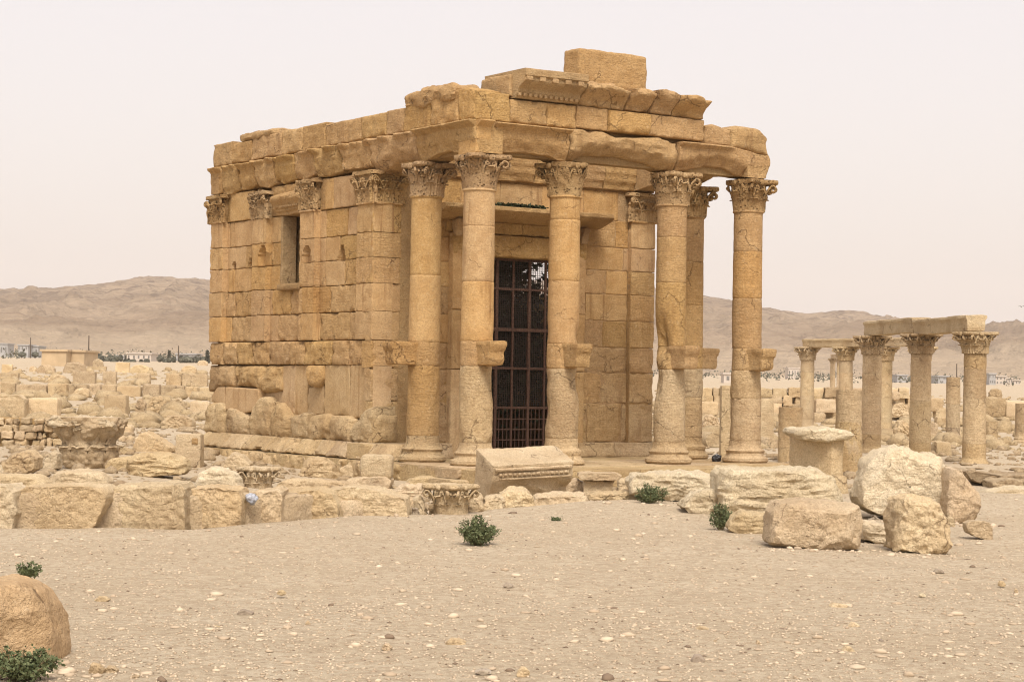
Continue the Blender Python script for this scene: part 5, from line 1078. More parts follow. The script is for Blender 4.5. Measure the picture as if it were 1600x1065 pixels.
# ------------------------------------------------------------------ pedestal and stumps right of the temple
Yp = float(ground_hit(1280, 768)[1]); pd = empty('great_pedestal', at_depth(1280, 768, Yp)); tag(pd, 'broad square pedestal with a thick eroded slab on top, right of the temple', 'pedestal')
box_stone(1241, 682, 1320, 750, LOOSE, 560, .95, Y=Yp, parent=pd, name='shaft', r=.04, amp=.014, rot=.62, sink=0, cell=.06)
box_stone(1232, 742, 1334, 770, LOOSE, 561, 1.15, Y=Yp-.12, parent=pd, name='foot', r=.08, amp=.025, rot=.62, taper=.10)
rock('slab_top', None, None, [(1232, 676), (1238, 668), (1262, 668), (1290, 666), (1318, 671), (1328, 679), (1316, 687), (1280, 690), (1245, 686)], 1.6, LOOSE_PALE, 562, Yp-.2, pd, r=.5, amp=.014, amp2=.010, facets=1, fd=(.96, .99))
def stump(name, label, px, ytop, ybot, wpx, mat, seed, joints=(), base=False, Y=None, cap=None, parent=None):
    p = ground_hit(px, ybot) if Y is None else at_depth(px, ybot, Y); Y = p[1]; R = wpx*Y/F_PX/2; zt = at_depth(px, ytop, Y)[2]
    e = empty(name, p, parent)
    if label: tag(e, label, 'column')
    b0 = p[2]-.1; c = np.array([p[0], Y+R, 0]); zs = [b0]+[at_depth(px, j, Y)[2] for j in joints]+[zt]
    for i, (a, b) in enumerate(zip(zs[:-1], zs[1:])):
        pf = (lambda Z: 0*Z+R*(1-.03*(Z-p[2])/max(zt-p[2], 1)))
        if i == 0 and base: pf = lambda Z: R*np.interp((Z-p[2])/R, [-.3, 0, .1, .25, .35, .42, .5, .6, .72, .85, 1.1], [1.45, 1.5, 1.52, 1.5, 1.38, 1.2, 1.17, 1.25, 1.24, 1.1, 1.])
        drum('drum' if not (i == 0 and base) else 'column_base', c, a+(.004 if i else 0), b, e, mat, seed+i, .02*R/.37, (), prof=pf)
    return e, c, R, zt
stump('column_stump', 'thick broken column stump close behind the great pedestal, at its left', 1237, 636, 722, 38, TEMPLE_PALE, 570, (700,))
stump('column_stump', 'tall broken column stump close behind the great pedestal, at its right', 1329, 609, 738, 42, TEMPLE_PALE, 575, (660, 722), Y=float(ground_hit(1329, 738)[1]))
stump('column_stump', 'short standing column on a moulded base between two colonnade columns', 1491, 589, 690, 22, FAR_STONE, 580, (668, 632), True)
stump('column_stump', 'low column base right of the nearest colonnade column', 1551, 658, 694, 20, FAR_STONE, 585, (676,), True)
stump('column_stump', 'broken column on its base at the right edge of the view', 1598, 630, 692, 19, FAR_STONE, 590, (674, 662), True)
tag(box_stone(1126, 602, 1143, 716, FAR_STONE, 595, .6, name='pillar_stone', r=.04, amp=.02), 'narrow square pillar seen just left of the end porch column', 'pillar')
tag(box_stone(1188, 622, 1209, 700, LOOSE, 596, .7, name='pillar_stone', r=.04, amp=.015), 'squared upright block seen just right of the end porch column', 'pillar')
for i, (x, y, w, lab) in enumerate([(1115, 700, 27, 'fallen column drum lying end-on, seen between the porch columns'), (1205, 702, 20, 'small fallen drum lying end-on right of the end porch column'), (1216, 700, 14, 'second small fallen drum touching the first, half hidden by the stump')]):
    p = ground_hit(x, y); R = w*p[1]/F_PX/2
    a = np.linspace(0, 2*np.pi, 41)[:-1]; ys = np.linspace(0, 1.1, 12); A, B = np.meshgrid(a, ys, indexing='ij'); rr = R*(1-.05*((B < .05)|(B > 1.05)))
    V = np.stack([rr*np.cos(A), B, rr*np.sin(A)], -1).reshape(-1, 3); V = V+np.stack([fbm(V*4+i*9+k*5, 2) for k in range(3)], -1)*.02
    tag(obj('fallen_drum', rotz(V, .25)+p+[0, 0, R*.85], gridq(40, 12, True), FAR_STONE, None, [np.arange(40)*12, (np.arange(40)*12+11)[::-1]], 40), lab, 'column drum')
# black bag on the paving
p = ground_hit(1120, 722); p = at_depth(1119, 724, TP(U3-1.0, 1.0, 0)[1]); 
bg = rock('black_bag', 'small black bag lying on the paving between the last porch columns', 'bag', [(1112, 722), (1113, 712), (1120, 709), (1127, 712), (1126, 722), (1119, 726)], .25, BLACKBAG, 598, p[1], r=.4, amp=.03, f=8, facets=4)
# ------------------------------------------------------------------ colonnades
cmV, cmQ = capital_mesh(0.2, .62, .335, 41, [(NEAR+1.2, .7, .2, .5, .6)], .015)
cap_me = None
def bg_column(parent, p, R, zt, joints, seed, mat=FAR_STONE, base=True):
    global cap_me
    e = empty('column', p, parent); h = zt-p[2]; hc = .62*R/.335; zs = [p[2]-.1]+[p[2]+h*j for j in joints]+[zt-hc]
    c = np.array([p[0], p[1], 0])
    for i, (a, b) in enumerate(zip(zs[:-1], zs[1:])):
        pf = (lambda Z: R*(1.02-.07*(Z-p[2])/h))
        if i == 0 and base: pf = lambda Z: R*np.interp((Z-p[2])/R, [-.4, 0, .12, .3, .42, .55, .8], [1.22, 1.25, 1.26, 1.2, 1.08, 1.03, 1.02])
        drum('column_base' if i == 0 and base else 'drum', c, a+(.004 if i else 0), b, e, mat, seed+i, .014, (), prof=pf)
    V = cmV*(R/.335); 
    o = obj('capital', V+c+[0, 0, zt-hc], cmQ, mat, e, (), 50); 
    if cap_me is None or abs(cap_me[1]-R) > 1e-6: cap_me = (o.data, R)
    else: o.data = cap_me[0]
def spot(px, Y, z): q = at_depth(px, 700, Y); return np.array([q[0], q[1], z])
cn = empty('colonnade', spot(1440, 60, -.3)); tag(cn, 'nearer standing colonnade of three columns carrying a broken beam, right of the temple', 'colonnade')
NC = [(1361, 66.5, 3.60, (.16, .48, .68)), (1437.5, 61.5, 3.56, (.13, .46, .66)), (1522, 56.5, 3.50, (.16, .50, .72))]; pc = []
for i, (px, Y, zt, js) in enumerate(NC):
    z0 = float(ground_z(*spot(px, Y, 0)[:2], False)) if i < 2 else at_depth(px, 726, Y)[2]; p = spot(px, Y, min(z0, -.25)); bg_column(cn, p, .325, zt, js, 600+i*7, TEMPLE_PALE); pc.append((p, zt))
def beam(name, a, b, z0, z1, th, parent, seed, mat=FAR_STONE, ext=(.2, .2)):
    a = np.array(a, float); b = np.array(b, float); d = b-a; d[2] = 0; L = np.linalg.norm(d[:2]); dr = d/L; m = (a+b)/2+dr*(ext[1]-ext[0])/2
    V, N, Q = rbox((L+ext[0]+ext[1], th, z1-z0), .09, .04); V = weather(V, N, seed, .025, 2., .008)
    V[:, 1] += np.where(V[:, 2] > (z1-z0)*.28, np.sign(V[:, 1])*.05, 0)
    return obj(name, rotz(V, math.atan2(dr[1], dr[0]))+[m[0], m[1], (z0+z1)/2], Q, mat, parent, (), 40)
beam('beam_stone', pc[0][0], pc[1][0], 3.60, 4.08, .55, cn, 621, LOOSE, ext=(.15, 0)); beam('beam_stone', pc[1][0], pc[2][0], 3.52, 3.99, .55, cn, 622, LOOSE, ext=(0, .08))
cf = empty('colonnade', spot(1320, 92, -.3)); tag(cf, 'farther thin colonnade with a continuous light beam behind the nearer one', 'colonnade')
FC = [(1260, 96, 3.78), (1320, 93.5, 3.76), (1381.5, 91, 3.74), (1440, 88.5, 3.72)]; pc = []
for i, (px, Y, zt) in enumerate(FC):
    p = spot(px, Y, min(-.3, float(ground_z(*spot(px, Y, 0)[:2], False)))); 
    bg_column(cf, p, .335, zt, (.14, .42, .70), 630+i*7, LOOSE); pc.append(p)
for i in range(3): beam('beam_stone', pc[i], pc[i+1], 3.76, 4.16, .5, cf, 651+i, LOOSE, (.1 if i == 0 else 0, .02))
ca = empty('colonnade', spot(1306, 260, 1.)); tag(ca, 'tiny distant pair of columns with a lintel seen between the colonnade columns', 'colonnade')
p1, p2 = spot(1299.5, 260, 1.2), spot(1310, 255, 1.2)
for i, p in enumerate((p1, p2)): bg_column(ca, p, .34, 5.6, (.5,), 660+i*5, FAR_STONE, False)
beam('beam_stone', p1, p2, 5.6, 6.1, .6, ca, 670, ext=(.1, .6))
# stylobate and slabs by the colonnade
for i, (px, th, lab) in enumerate([([(1496, 737), (1498, 728), (1520, 729), (1535, 736), (1560, 738), (1640, 737), (1640, 760), (1560, 756), (1530, 752), (1505, 745)], 1.2, 'cracked stone footing slab running along under the nearest colonnade column'),
                              ([(1545, 762), (1544, 748), (1556, 745), (1591, 746), (1592, 761)], .8, 'squared low block in front of the colonnade footing'), ([(1540, 771), (1543, 764), (1580, 759), (1640, 761), (1640, 770)], .9, 'thin pale slab lying flat in front of the squared low block')]):
    rock('footing_slab' if i == 0 else 'low_block' if i == 1 else 'flat_slab', lab, 'slab' if i != 1 else 'stone', px, th, FAR_STONE if i != 2 else LOOSE_PALE, 680+i, None, r=.15, amp=.02, facets=2, fd=(.95, .99), strata=.008)
# ------------------------------------------------------------------ ruined walls and stones in the field
def wall(name, label, cat, spans, mat=FAR_STONE, th=.7, seed0=700, Y=None, amp=.035, r=.07):
    xs = [s[0] for s in spans]; e = empty(name, ground_hit(sum(xs)/len(xs), max(s[3] for s in spans))); tag(e, label, cat)
    for i, (x0, y0, x1, y1) in enumerate(spans): box_stone(x0, y0, x1-.5, y1, mat if not isinstance(mat, (list, tuple)) else mat[i % len(mat)], seed0+i, th, Y, 0, r, amp, e)
    return e
wall('ruined_wall', 'long course of squared blocks across the field, far left', 'wall', [(0, 597, 24, 618), (25, 601, 73, 619), (74, 599, 104, 620), (105, 600, 136, 618), (137, 600, 157, 617), (158, 601, 181, 618), (182, 603, 220, 619), (222, 600, 249, 620), (250, 602, 288, 619), (289, 604, 309, 621), (310, 605, 334, 620)], [FAR_STONE, FAR_STONE, LOOSE, FAR_STONE], .8, 700)
wall('ruined_wall', 'second course of blocks just behind the long course, next to the temple', 'wall', [(212, 583, 234, 601), (259, 584, 283, 602), (284, 584, 324, 603)], FAR_STONE, .8, 715)
wall('ruined_wall', 'pair of big square blocks on the rubble wall at the left edge', 'wall', [(-20, 622, 38, 653), (39, 622, 90, 653)], [FAR_STONE, LOOSE_TAN], .8, 720)
rw_ = empty('rubble_wall', ground_hit(40, 697)); tag(rw_, 'rough rubble wall of small packed stones behind the fallen capital', 'wall')
rr_ = random.Random(3)
box_stone(-24, 653, 90, 698, TEMPLE_CARVED, 729, .4, float(ground_hit(40, 698)[1])+.2, 0, .05, .03, rw_, 'wall_core', cell=.2)
for j, (ya, yb) in enumerate(((652, 663), (663, 674), (674, 685), (685, 698))):
    x = -22
    while x < 88:
        w = rr_.uniform(6, 24); 
        box_stone(x, ya+rr_.uniform(-1, 2), x+w, yb+rr_.uniform(-.5, 1.5), rr_.choice([FAR_STONE, LOOSE, LOOSE_TAN]), 730+j*20+int(x), .5, float(ground_hit(40, 698)[1])+rr_.uniform(-.08, .1), rr_.uniform(-.2, .2), .035, .05, rw_, 'rubble_stone', sink=.0, cell=.06); x += w+.6
SING = [(162, 617, 196, 651, LOOSE, 'pedestal', 'squared altar stone with a moulded foot in the left field'), (212, 620, 229, 650, FAR_STONE, 'stone', 'narrow upright block left of two brown rough blocks'), (230, 618, 262, 646, FAR_STONE, 'stone', 'rough rounded brown block, left of a pair in the left field'), (263, 620, 292, 646, FAR_STONE, 'stone', 'rough squared brown block, right of a pair in the left field'),
        (296, 627, 327, 646, LOOSE_TAN, 'stone', 'squared stone lying against the rear corner of the temple'), (254, 647, 303, 667, LOOSE, 'stone', 'heap of mortared rubble near the rear corner of the temple'), (113, 580, 148, 600, FAR_STONE, 'stone', 'wide worn block on top of the long course, left field'), (160, 580, 181, 600, FAR_STONE, 'stone', 'narrower worn block on top of the long course, right of the wide one'),
        (98, 565, 135, 582, FAR_STONE, 'stone', 'rounded brown block standing behind the wide worn block'), (57, 569, 87, 583, FAR_STONE, 'stone', 'low rounded brown block in the far left field'), (46, 571, 56, 581, LOOSE_TAN, 'stone', 'small squared stone touching the low rounded brown block'), (144, 560, 162, 573, FAR_STONE, 'stone', 'round-topped brown stone before the distant trees'),
        (180, 566, 202, 582, LOOSE_TAN, 'stone', 'squared brown block in the far field below the distant white house'), (202, 569, 234, 583, LOOSE, 'stone', 'heap of light stones right of the squared brown block'), (2, 569, 19, 583, LOOSE_TAN, 'stone', 'small yellow stone block at the far left edge'), (136, 572, 166, 578, FAR_STONE, 'stone', 'long low sill stone in the far left field'),
        (0, 582, 28, 592, FAR_STONE, 'stone', 'flat brown stone lying at the left edge above the long course'), (75, 584, 104, 600, LOOSE, 'stone', 'rough lump of pale rubble on the long course'), (283, 570, 308, 584, LOOSE, 'stone', 'pale sloping stone behind the second course'), (308, 562, 325, 571, LOOSE_TAN, 'stone', 'pointed tan stone touching the temple rear corner, far behind')]
for i, (x0, y0, x1, y1, m, c, lab) in enumerate(SING):
    w = x1-x0
    if 'rough' in lab or 'round' in lab or 'heap' in lab or 'point' in lab or 'slop' in lab:
        rock('field_stone', lab, c, [(x0, y1+2), (x0+w*.02, y0+(y1-y0)*.45), (x0+w*.2, y0+1), (x0+w*.62, y0), (x1-w*.03, y0+(y1-y0)*.3), (x1, y1+2)], max(.5, w*.02), m, 760+i, float(ground_hit((x0+x1)/2, y1)[1]), r=.2, amp=.05, facets=5, amp2=.02, nth=56)
    else: box_stone(x0, y0, x1, y1, m, 760+i, min(1.1, max(.5, w*.022)), None, 0, .06, .03, None, 'field_stone', lab, c)
sg = [(141, 602, 604, 'a')]
rock('field_stone', 'rounded pale boulder in front of the long course of blocks', 'boulder', [(114, 620), (117, 609), (128, 604), (140, 609), (142, 619), (130, 622)], .8, LOOSE, 790, None, r=.3, amp=.05, facets=5)
rock('field_stone', 'small pointed stone left of the squared altar stone', 'stone', [(148, 622), (153, 613), (161, 618), (162, 623)], .4, LOOSE_TAN, 791, None, r=.2, amp=.03)
rock('field_stone', 'pale slab resting on the pair of big square blocks', 'slab', [(-15, 625), (-10, 617), (32, 615), (40, 623)], .7, LOOSE, 792, float(ground_hit(10, 653)[1])+.1, r=.2, amp=.03)
wall('ruined_wall', 'dark low wall of small squared stones behind the fallen capital at its right', 'wall', [(186, 664, 206, 680), (184, 681, 196, 690), (197, 681, 208, 690), (209, 683, 220, 691)], LOOSE_TAN, .5, 800)
# right field
wr_ = empty('rubble_wall', ground_hit(1275, 668)); tag(wr_, 'long rubble retaining wall behind the colonnade, right of the temple', 'wall')
Yw = 128.
for j, (ya, yb) in enumerate(((606, 618), (618, 631), (631, 645), (645, 660))):
    x = 1092
    while x < 1420:
        w = rr_.uniform(9, 28) if j else rr_.uniform(10, 30)
        box_stone(x, ya+rr_.uniform(-1, 1), x+w, yb+rr_.uniform(0, 1.5), rr_.choice([FAR_STONE, FAR_STONE, LOOSE_TAN, LOOSE]), 820+j*40+int(x), .9, Yw+rr_.uniform(-.2, .2), rr_.uniform(-.1, .1), .06, .08, wr_, 'rubble_stone', sink=.1 if j < 3 else 1.2, cell=.16); x += w+.6
SR = [(1275, 624, 1306, 642, LOOSE_TAN, 'large squared block in front of the long rubble wall between colonnade columns'), (1272, 645, 1290, 659, FAR_STONE, 'lower squared block at the foot of the long rubble wall'), (1462, 637, 1481, 652, LOOSE, 'squared pale block left of the short standing column'), (1464, 651, 1480, 666, FAR_STONE, 'smaller block below the squared pale block by the short column'),
      (1454, 622, 1474, 640, FAR_STONE, 'brown block of wall behind the middle colonnade column'), (1540, 622, 1572, 648, FAR_STONE, 'tall brown wall block right of the nearest colonnade column'), (1572, 626, 1612, 648, LOOSE_TAN, 'brown wall block at the right edge of the view'), (1398, 655, 1420, 688, LOOSE, 'cream rounded boulder left of the middle colonnade column'),
      (1390, 628, 1420, 650, LOOSE, 'pale tumbled block behind the farther colonnade'), (1545, 606, 1566, 620, FAR_STONE, 'rounded brown stone on the rise beyond the nearest column'), (1394, 612, 1406, 622, FAR_STONE, 'small dark stone on the rise behind the nearer colonnade'), (1463, 690, 1487, 712, LOOSE, 'low square block on gravel before the short standing column'),
      (1095, 628, 1122, 646, LOOSE, 'pale flat-topped block between the porch columns, upper of two'), (1096, 646, 1124, 672, FAR_STONE, 'rubble pier between the porch columns, lower of two'), (1444, 660, 1466, 684, FAR_STONE, 'moulded footing stone left of the short standing column'), (1148, 584, 1180, 592, FAR_STONE, 'distant broken wall stub left of the end porch column')]
for i, (x0, y0, x1, y1, m, lab) in enumerate(SR):
    Yy = float(ground_hit((x0+x1)/2, y1)[1]); Yy = min(Yy, 127) if y1 > 620 else min(Yy, 240)
    if 'round' in lab or 'tumbled' in lab or 'pier' in lab:
        w = x1-x0; rock('field_stone', lab, 'stone', [(x0, y1+2), (x0+1, y0+(y1-y0)*.45), (x0+w*.25, y0+1), (x0+w*.62, y0), (x1-1, y0+(y1-y0)*.3), (x1, y1+2)], 1., m, 860+i, Yy, r=.2, amp=.07, facets=5, amp2=.03, nth=56)
    else: box_stone(x0, y0, x1, y1, m, 860+i, .9, Yy, 0, .08, .05, None, 'field_stone', lab, 'stone', cell=.12)
# rubble: small stones nobody could count
def scatter(name, n, samp, seed, mat, smin, smax, flat=.6, kind='stuff', sub=0, power=2.2):
    rg = np.random.RandomState(seed); x, y = samp(rg, n); z = ground_z(x, y)
    base = np.array([[1, 0, 0], [-1, 0, 0], [0, 1, 0], [0, -1, 0], [0, 0, 1], [0, 0, -1.]]); tri = np.array([[0, 2, 4], [2, 1, 4], [1, 3, 4], [3, 0, 4], [2, 0, 5], [1, 2, 5], [3, 1, 5], [0, 3, 5]])
    if sub:
        vs = [tuple(v) for v in base]; t2 = []
        def mid(a, b):
            m = (np.array(vs[a])+np.array(vs[b])); m = tuple(m/np.linalg.norm(m))
            if m in vs: return vs.index(m)
            vs.append(m); return len(vs)-1
        for a, b, c in tri: ab, bc, ca = mid(a, b), mid(b, c), mid(c, a); t2 += [[a, ab, ca], [ab, b, bc], [ca, bc, c], [ab, bc, ca]]
        base = np.array(vs); tri = np.array(t2)
    nb = len(base); s = smin*(smax/smin)**(rg.uniform(0, 1, n)**power); sc = np.stack([s*rg.uniform(.7, 1.4, n), s*rg.uniform(.7, 1.4, n), s*flat*rg.uniform(.5, 1.2, n)], -1)
    V = base[None]*(1+rg.uniform(-.3, .25, (n, nb, 1)))*sc[:, None]; a = rg.uniform(0, 6.28, n); c, s_ = np.cos(a)[:, None], np.sin(a)[:, None]
    V = np.stack([V[..., 0]*c-V[..., 1]*s_, V[..., 0]*s_+V[..., 1]*c, V[..., 2]], -1)+np.stack([x, y, z+sc[:, 2]*.25], -1)[:, None]
    T = (tri[None]+(np.arange(n)*nb)[:, None, None]).reshape(-1, 3)
    me = bpy.data.meshes.new(name); me.vertices.add(n*nb); me.vertices.foreach_set('co', V.reshape(-1)); me.loops.add(T.size); me.loops.foreach_set('vertex_index', T.ravel().astype(np.int32))
    me.polygons.add(len(T)); me.polygons.foreach_set('loop_start', np.arange(0, T.size, 3, dtype=np.int32)); me.polygons.foreach_set('loop_total', np.full(len(T), 3, np.int32)); me.update(calc_edges=True)
    me.materials.append(mat); o = link(bpy.data.objects.new(name, me)); tag(o, kind=kind); return o
def s_near(rg, n):
    y = 8.5+26*rg.uniform(0, 1, n)**1.35; x = rg.uniform(-.36, .38, n)*y; m = y < np.interp(x, EDGE_X, EDGE_Y)+.1+np.clip((x-3)*2, 0, 12); return x[m][:], y[m][:]
def fix(f):
    def g(rg, n):
        xs, ys = [], []
        while sum(map(len, xs)) < n: a, b = f(rg, n); xs.append(a); ys.append(b)
        return np.concatenate(xs)[:n], np.concatenate(ys)[:n]
    return g
scatter('gravel', 68000, fix(s_near), 21, PEBBLE, .004, .016, .55, power=1.3)
scatter('pebbles', 3000, fix(s_near), 22, PEBBLE, .008, .045, .5, sub=1, power=3.2)
def inside_temple(x, y, m=1.3):
    d = np.stack([x-BX, y-BY], -1); u = d@U[:2]; w = d@W[:2]; return (u > -m) & (u < U3+m) & (w > -m-.3) & (w < WB+m)
def s_mid(rg, n):
    y = 22+50*rg.uniform(0, 1, n)**.8; x = rg.uniform(-.40, .40, n)*y; m = (y > np.interp(x, EDGE_X, EDGE_Y)+.9) & ~inside_temple(x, y); return x[m], y[m]
scatter('rubble', 9300, fix(s_mid), 23, FAR_STONE, .03, .22, .65, sub=1, power=2.8)
def s_fore(rg, n):
    t = rg.uniform(-9, 5, n); x = t; y = np.interp(t, EDGE_X, EDGE_Y)+rg.uniform(1., 13, n); m = ~inside_temple(x, y, 1.6); return x[m], y[m]
scatter('rubble', 900, fix(s_fore), 24, LOOSE, .05, .30, .6, sub=1, power=2.2)
def s_heap(rg, n):
    c = np.array([ground_hit(x, y)[:2] for x, y in ((1270, 862), (1440, 866), (1160, 836), (1090, 806), (1505, 822), (1020, 790), (1370, 845), (150, 1050), (80, 1052))])
    k = rg.randint(0, len(c), n); return c[k, 0]+rg.normal(size=n)*.42, c[k, 1]+rg.normal(size=n)*.22
scatter('rubble', 260, s_heap, 27, PEBBLE, .010, .045, .6, sub=1, power=2.0)
def s_far(rg, n):
    y = 70*(260/70)**rg.uniform(0, 1, n); x = rg.uniform(-.42, .42, n)*y; return x, y
scatter('rubble', 7200, s_far, 25, FAR_STONE, .08, .75, .7, sub=1, power=2.6)

# ------------------------------------------------------------------ low green bushes on the gravel
def bush(label, px, py, wpx, hpx, seed, n=26, mat=LEAF, Y=None, lean=0.):
    p = ground_hit(px, py) if Y is None else at_depth(px, py, Y); k = p[1]/F_PX; Wd, Ht = wpx*k/2, hpx*k
    rg = np.random.RandomState(seed); e = empty('bush', p); tag(e, label, 'bush'); lv = []; sm = []
    for i in range(n):
        a = rg.uniform(0, 6.28); rr = rg.uniform(.15, 1)**.7; tip = np.array([math.cos(a)*Wd*rr+lean*Ht, math.sin(a)*Wd*rr*.8, Ht*(1.02-.35*rr**2)*rg.uniform(.5, 1.15)]); b = np.array([math.cos(a), math.sin(a), 0])*Wd*.18*rr
        t = np.linspace(0, 1, 5)[:, None]; path = b+(tip-b)*t+np.array([0, 0, 1])*np.sin(t*np.pi)*Ht*.06; sm.append(limb(p+path, .006, .003))
        m = int(46+40*Ht/.3); q = rg.uniform(.18, 1, m)**.7; pos = b+(tip-b)*q[:, None]; sp = (.011+.013*np.sin(np.clip(q, 0, 1)*np.pi)**.5)*(.6+.4*Wd/.22)
        lv.append(p+pos+rg.normal(size=(m, 3))*sp[:, None]*np.array([1, 1, .7]))
    obj('stems', *join(sm), STEM, e); obj('foliage', *leaf_cloud(np.concatenate(lv), .0125*max(1, Wd/.2)**.4, seed, .5), mat, e, smooth=False); return e
bush('dense round green bush alone on the gravel in front of the temple', 745, 853, 70, 46, 51, 52)
bush('dark green bush at the foot of the long whitish rock', 1016, 788, 58, 30, 52, 34)
bush('upright green bush beside the rounded cream boulder', 1126, 828, 44, 38, 53, 26)
bush('small sprig of green growing on top of the rounded cream boulder', 1154, 802, 14, 14, 54, 7)
bush('tiny low weed on the gravel right of the round bush', 868, 816, 18, 8, 55, 7)
bush('small weed sprouting behind the ochre boulder', 43, 903, 42, 22, 56, 13, Y=float(ground_hit(43, 930)[1]))
bush('spreading weed in front of the ochre boulder at the frame corner', 30, 1062, 128, 48, 57, 38, Y=float(ground_hit(60, 1050)[1])-.35)
# ------------------------------------------------------------------ far town, trees and poles
def house(label, x0, x1, ytop, Y, mat, dep, seed, windows=3, storeys=1, para=True, group=None, sink=0.):
    rg = random.Random(seed); a, b = at_depth(x0, ytop, Y), at_depth(x1, ytop, Y); z0 = float(ground_z((a[0]+b[0])/2, Y, False))-1.; zt = a[2]; w = b[0]-a[0]; h = zt-z0
    e = empty('house', ((a[0]+b[0])/2, Y, z0)); tag(e, label, 'house', group)
    V, N, Q = rbox((w, dep, h), 50, .05, 3); obj('walls', V+[(a[0]+b[0])/2, Y+dep/2, z0+h/2], Q, mat, e)
    V, N, Q = rbox((w+.5, dep+.5, .35), 50, .05, 3); obj('roof', V+[(a[0]+b[0])/2, Y+dep/2, zt+.1], Q, mat, e)
    hh = (h-1.)/storeys
    for s in range(storeys):
        for k in range(windows):
            x = a[0]+w*(k+.5)/windows+rg.uniform(-.2, .2); V, N, Q = rbox((w/windows*.32, .12, hh*.42), 50, .02, 3); obj('window', V+[x, Y-.03, z0+1.+hh*(s+.55)], Q, GLASS, e)
house('low beige flat-roofed building beyond the left field', 65, 104, 548, 300, WALLB, 12, 1, 0); house('lighter beige wing joined to the low beige building', 105, 132, 549, 303, WALLB, 10, 2, 0)
house('white house with a pale roof among the dark trees, far left', 198, 236, 552, 480, WALLP, 10, 3, 5)
house('grey-blue house among blurred trees at the far left', 28, 44, 539, 560, WALLG, 9, 4, 3, 2); house('second grey-blue house right of the first, far left', 45, 60, 541, 565, WALLG, 9, 5, 2, 1)
house('grey house behind the hedge near the temple rear corner', 275, 306, 553, 520, WALLG, 10, 6, 4); house('small grey house at the foot of the left hill', 180, 194, 556, 520, WALLG, 8, 7, 2); house('tiny grey house at the left edge below the hill', 0, 12, 537, 600, WALLG, 8, 21, 2)
RT = [(1546, 1556, 584, 'tall white house, leftmost of the white town at the far right'), (1556, 1572, 588, 'wide white house in the white town at the far right'), (1571, 1582, 591, 'low white house near the right end of the white town'), (1582, 1594, 594, 'lowest white house, rightmost of the white town')]
for i, (x0, x1, y, lab) in enumerate(RT): house(lab, x0, x1, y, 520+i*6, WALLP if i != 0 else WALLG, 9, 10+i, 3, 2 if i < 2 else 1)
house('grey-white house seen between the middle and nearest colonnade columns', 1466, 1482, 588, 540, WALLG, 9, 15, 3, 2); house('small white house on the slope left of the farther colonnade', 1232, 1249, 575, 700, WALLP, 9, 16, 4); house('pale shed between the side and end porch columns', 1131, 1144, 584, 420, WALLP, 6, 17, 1)
house('small pale house left of the middle colonnade column, far away', 1402, 1418, 586, 560, WALLG, 9, 18, 2)
def far_tree(label, px, ytop, ybot, wpx, Y, seed, cyp=False, group=None):
    p = at_depth(px, ybot, Y); h = (ybot-ytop)*Y/F_PX; w = wpx*Y/F_PX/2; p[2] = min(p[2], float(ground_z(p[0], Y, False))); e = empty('cypress_tree' if cyp else 'far_tree', p); tag(e, label, 'tree', group); rg = np.random.RandomState(seed)
    obj('trunk', *limb([p, p+[0, 0, h*.4], p+[0, 0, h*.7]], .22, .1), BARK, e); m = 260
    if cyp: z = rg.uniform(.08, 1, m); r = w*(1-z)**.6*.9; a = rg.uniform(0, 6.28, m); q = np.stack([r*np.cos(a), r*np.sin(a), z*h], -1)
    else: q = rg.normal(size=(m, 3)); q /= np.linalg.norm(q, axis=1)[:, None]; q = q*rg.uniform(.45, 1, (m, 1))*np.array([w, w, h*.42])+[0, 0, h*.58]
    obj('crown', *leaf_cloud(p+q, max(.45, w*.2), seed), LEAF_FAR, e, smooth=False)
rt = random.Random(8)
G = 'blurred trees along the foot of the left hill'
for i in range(64):
    x = rt.uniform(134, 324); top = rt.uniform(549, 562)
    if 196 < x < 240: top = rt.uniform(560, 565)
    far_tree('grey-green tree in the far belt along the foot of the left hill', x, top, top+rt.uniform(7, 12), rt.uniform(4, 11), rt.uniform(430, 470), 900+i, group=G)
far_tree('dark pointed cypress in the far tree belt', 264, 549, 572, 4, 440, 940, True); far_tree('taller dark cypress just left of the temple rear corner', 324, 547, 570, 5, 430, 941, True)
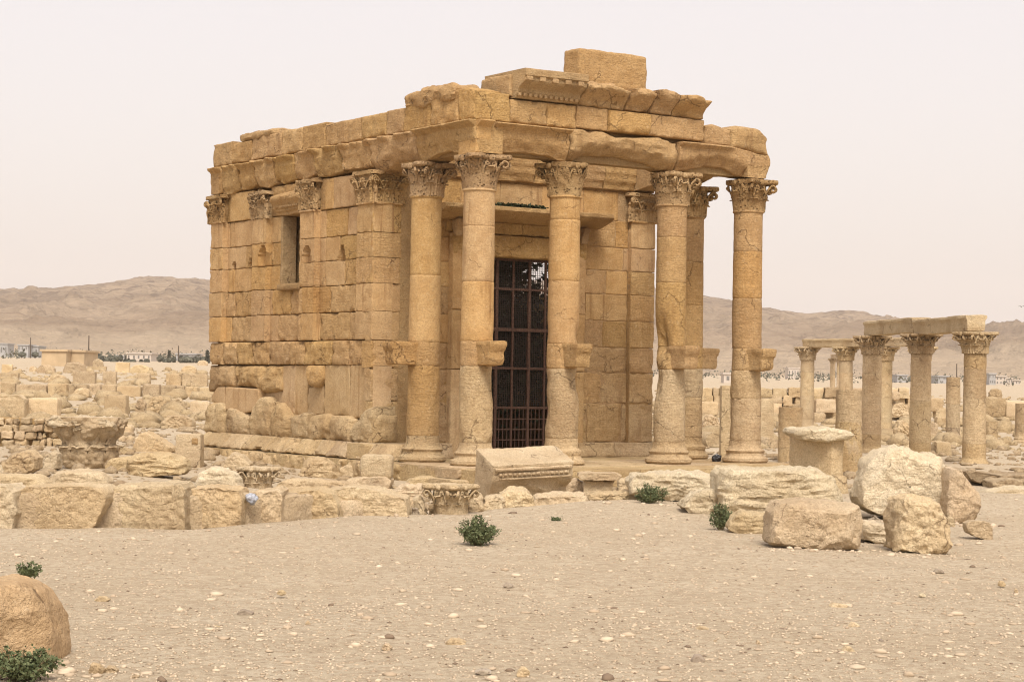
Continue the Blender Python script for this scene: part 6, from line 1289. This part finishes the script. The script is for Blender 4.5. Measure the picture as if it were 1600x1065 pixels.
for i, (x, y0, y1, w) in enumerate(((206, 547, 556, 22), (34, 541, 551, 13), (55, 541, 551, 12), (292, 556, 572, 30), (1410, 607, 618, 9))):
    far_tree(['dark broad tree behind the far white house', 'blurred tree left of the grey-blue houses', 'blurred tree right of the grey-blue houses', 'wide dark hedge-like tree near the temple rear corner', 'dark round shrub on the rise behind the nearer colonnade'][i], x, y0, y1, w, [490, 545, 548, 425, 300][i], 950+i)
for i, (x, y0, y1, Y) in enumerate(((139, 524, 553, 450), (48, 527, 545, 540), (279, 540, 560, 470), (1495, 568, 596, 520))):
    a = at_depth(x, y0, Y); z0 = float(ground_z(a[0], Y, False)); tag(obj('utility_pole', *limb([[a[0], Y, z0], [a[0], Y, (z0+a[2])/2], [a[0], Y, a[2]]], .17, .12), BARK), ['thin tall pole above the left tree belt', 'thin pole above the grey-blue houses', 'short pole left of the temple rear corner', 'thin pole beside the far grey-white house'][i], 'pole')
# a bird far off at the right edge
bp = at_depth(1596, 479, 190.); wv = []
for sg in (-1, 1):
    V = np.array([[0, -.10, 0], [0, .12, 0], [sg*.16, .05, .07], [sg*.16, -.06, .09], [sg*.34, -.03, .02], [sg*.34, -.05, .02]]); V2 = V-[0, 0, .02]; wv.append((np.concatenate([V, V2])+bp, np.array([[0, 1, 2, 3], [3, 2, 4, 5], [6, 9, 8, 7], [9, 11, 10, 8], [1, 7, 8, 2], [0, 3, 9, 6], [2, 8, 10, 4], [3, 5, 11, 9], [4, 10, 11, 5]])))
bd_ = empty('bird', bp); tag(bd_, 'small dark bird gliding in the sky at the right edge', 'bird'); obj('wings', *join(wv), BLACKBAG, bd_)
V, N, Q = rbox((.09, .34, .08), .05, .04); V[:, 0] *= 1-.5*np.abs(V[:, 1])/.17; obj('body', V+bp, Q, BLACKBAG, bd_)

def s_scrub(rg, n):
    y = rg.uniform(480, 1250, n); x = rg.uniform(-.29, .29, n)*y; return x, y
rg = np.random.RandomState(77); sx, sy = s_scrub(rg, 900); c = np.stack([sx, sy, ground_z(sx, sy, False)+.6], -1); hp = np.clip((sy-950)/1650, 0, 1)**1.55; c[:, 2] = np.where(sy > 940, c[:, 2]+hp*95+1, c[:, 2])
pt = (c[:, None]+rg.normal(size=(900, 9, 3))*np.array([.7, .7, .8])).reshape(-1, 3); tag(obj('desert_scrub', *leaf_cloud(pt, .5, 78), LEAF_FAR, None, smooth=False), kind='stuff')
